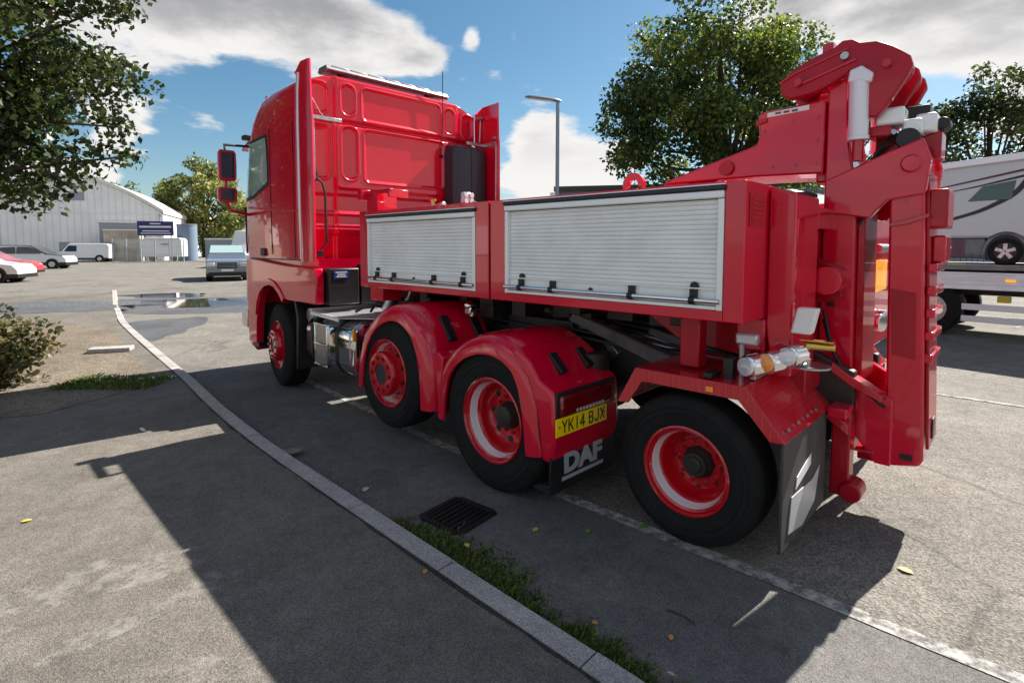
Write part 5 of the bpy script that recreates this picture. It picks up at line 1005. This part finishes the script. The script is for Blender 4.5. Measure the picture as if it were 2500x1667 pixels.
mp_('roof_edge', ALUF, lambda b: b.prism([(1.2, 1.73), (.9, 1.85), (-2.2, 2.04), (-5.5, 2.14), (-5.5, 2.02), (-2.2, 1.91), (.9, 1.72), (1.2, 1.64)], -.17, -.09), body, bevel=.02)
skirt = [(1.24, .15), (1.24, .478), (-.22, .478), (-.26, .25), (-.26, .15)]
mp_('skirt', MHB, lambda b: (b.prism([(1.24, .12), (1.24, .478), (-.58, .478), (-.62, .12)], -2.28, -.16), b.prism([(-1.14, .12), (-1.14, .478), (-5.5, .478), (-5.5, .15)], -2.28, -.16)), bevel=.015)
AX, AZ_ = -.86, .20
arcp = [(AX + .335 * math.cos(t), AZ_ + .40 * math.sin(t)) for t in np.linspace(-.25, math.pi + .25, 24)]
mp_('wheel_arch', MHB, lambda b: b.prism(arcp + [(AX + .265 * math.cos(t), AZ_ + .33 * math.sin(t)) for t in np.linspace(math.pi + .25, -.25, 24)], -.5, -.125), bevel=.01)
mp_('arch_void', BLK, lambda b: b.prism([(AX + .27 * math.cos(t), AZ_ + .335 * math.sin(t)) for t in np.linspace(-.1, math.pi + .1, 18)] + [(AX - .27, .08), (AX + .27, .08)], -2.2, -.148))
for x in (AX, -4.6):
    w = mp_('wheel', RUB, lambda b: b.cyl((x, -.34, .245), (x, -.135, .245), .245, seg=40), bevel=.03)
    r_ = mp_('rim', BLK, lambda b: b.cyl((x, -.136, .245), (x, -.130, .245), .155, seg=24), w)
    for t in np.arange(5) * 2 * math.pi / 5 + .3: mp_('spoke', STEEL, lambda b: b.prism([(x + .03 * math.cos(t + 1.2), .245 + .03 * math.sin(t + 1.2)), (x + .145 * math.cos(t + .22), .245 + .145 * math.sin(t + .22)), (x + .145 * math.cos(t - .22), .245 + .145 * math.sin(t - .22)), (x + .03 * math.cos(t - 1.2), .245 + .03 * math.sin(t - 1.2))], -.128, -.118), w, bevel=.004)
mp_('side_marker', AMB2, lambda b: b.box(-.10, .04, -.155, -.14, .30, .335))
def grille(b, x, z0, z1):
    b.box(x - .2, x + .2, -.149, -.140, z0, z1)
    for k in range(8): b.box(x - .19, x + .19, -.1395, -.134, z0 + (z1 - z0) * (k + .3) / 8, z0 + (z1 - z0) * (k + .6) / 8)
for z0, z1 in ((1.24, 1.44), (.57, .74)): mp_('vent_grille', STEEL, lambda b: grille(b, .45, z0, z1), bevel=.002)
def stripe(pts, w0, w1, m, name='stripe'):
    P = smoothp(resample(pts, .05), 10); d = np.gradient(P, axis=0); d /= np.linalg.norm(d, axis=1)[:, None]; nn = np.c_[-d[:, 1], d[:, 0]]; W_ = np.linspace(w0, w1, len(P))[:, None] / 2
    poly = [tuple(p) for p in P + nn * W_] + [tuple(p) for p in (P - nn * W_)[::-1]]; mp_(name, m, lambda b: b.prism(poly, -.149, -.1425), body)
stripe([(1.0, .60), (.6, .68), (.1, .78), (-.5, .98), (-.95, 1.25), (-1.15, 1.6), (-1.2, 1.9)], .02, .10, STR)
stripe([(1.1, 1.33), (.8, 1.36), (.3, 1.40), (-.3, 1.52), (-1.3, 1.72), (-3, 1.95)], .01, .07, STR2)
stripe([(.1, 1.33), (-.4, 1.42), (-1.2, 1.60), (-2.5, 1.80)], .01, .08, STR)
mp_('window', DGL, lambda b: b.prism([(-.30, 1.16), (-.50, 1.42), (-.95, 1.50), (-.9, 1.17)], -.149, -.1415), bevel=.003)
mp_('window', DGL, lambda b: b.box(-3.0, -1.9, -.149, -.138, 1.0, 1.5), bevel=.003)

# ==== SMALL THINGS ON THE GROUND ====
LY = mat('yellow_leaf', (.55, .45, .06), .6); LGm = mat('green_leaf', (.12, .25, .04), .6); LO = mat('orange_leaf', (.55, .28, .07), .6)
def litter(label, x, y, z, s, m, name='fallen_leaf', cat='leaf', a=None, group='leaves fallen on the ground'):
    a = random.uniform(0, 6.28) if a is None else a; root = MB()
    P = [(0, -.5), (.28, -.2), (.34, .1), (.18, .38), (0, .55), (-.2, .36), (-.32, .08), (-.24, -.24)]
    root.loft([[(px * s, py * s, .004 + .25 * s * abs(px) + h) for px, py in P] for h in (0, .0015)]); o = root.build(name, m); o.location = (x, y, z); o.rotation_euler = (0, 0, a); tag(o, label, cat, group); return o
for lab, x, y, z, s, m in (('pale green leaf on the dark road right of the drain', .14, 3.09, .004, .05, LY), ('green leaf on the road midway between drain and white line', .45, 3.07, .004, .055, LGm), ('yellow leaf lying in the kerb grass', -.25, 2.86, .04, .045, LY),
                       ('orange leaf on the sunlit yard right of the truck shadow', 2.06, 2.69, .001, .07, LO), ('yellow green leaf on the pavement at the left', -2.91, 3.1, .053, .05, LY), ('orange leaf against the pavement side of the kerb', -.44, 2.60, .053, .04, LO),
                       ('brown leaf at the road edge near the bottom', .37, 2.30, .004, .035, LO), ('pale leaf on the road by the lower grass', .69, 2.21, .004, .035, LO), ('cream leaf between the kerb and the drive wheel', -1.02, 3.62, .004, .07, mat('cream_leaf', (.5, .46, .36), .7)), ('small green weed on the white line', .79, 3.12, .009, .06, LGm)):
    litter(lab, x, y, z, s, m)
tw = MB(); tw.tube([(0, 0, .006), (.03, -.02, .010), (.07, -.05, .008), (.10, -.09, .006)], .003); o = tw.build('twig', INK); o.location = (.72, 2.38, .004); tag(o, 'thin dark curved twig on the road near the white line', 'twig')
sb = MB(); sb.box(-.28, .28, -.12, .12, 0, .07); o = sb.build('concrete_slab', KERB, bevel=.01); o.location = (-6.25, 8.25, .055); o.rotation_euler = (0, 0, .35); tag(o, 'loose pale concrete slab lying beside the kerb', 'slab')
for k in range(7):
    b = MB(); s = random.uniform(.03, .09); b.loft([[(math.cos(t) * s * random.uniform(.7, 1.1), math.sin(t) * s * .6, h) for t in np.linspace(0, 5.5, 7)] for h in (0, s * .35)])
    o = b.build('rubble', WHS, bevel=.005); o.location = (-4.75 + random.uniform(-.5, .6), 6.55 + random.uniform(-.15, .2), .055); tag(o, 'pale rubble chip in the dirt by the kerb', 'rubble', 'rubble chips')
gp = np.c_[rng.uniform(-5.3, -4.2, 1500), rng.uniform(6.0, 6.6, 1500), np.full(1500, .056)]
blades('grass', gp, .07, .005, GRS, label='grass tufts in the dirt behind the kerb', cat='grass', kind='stuff')
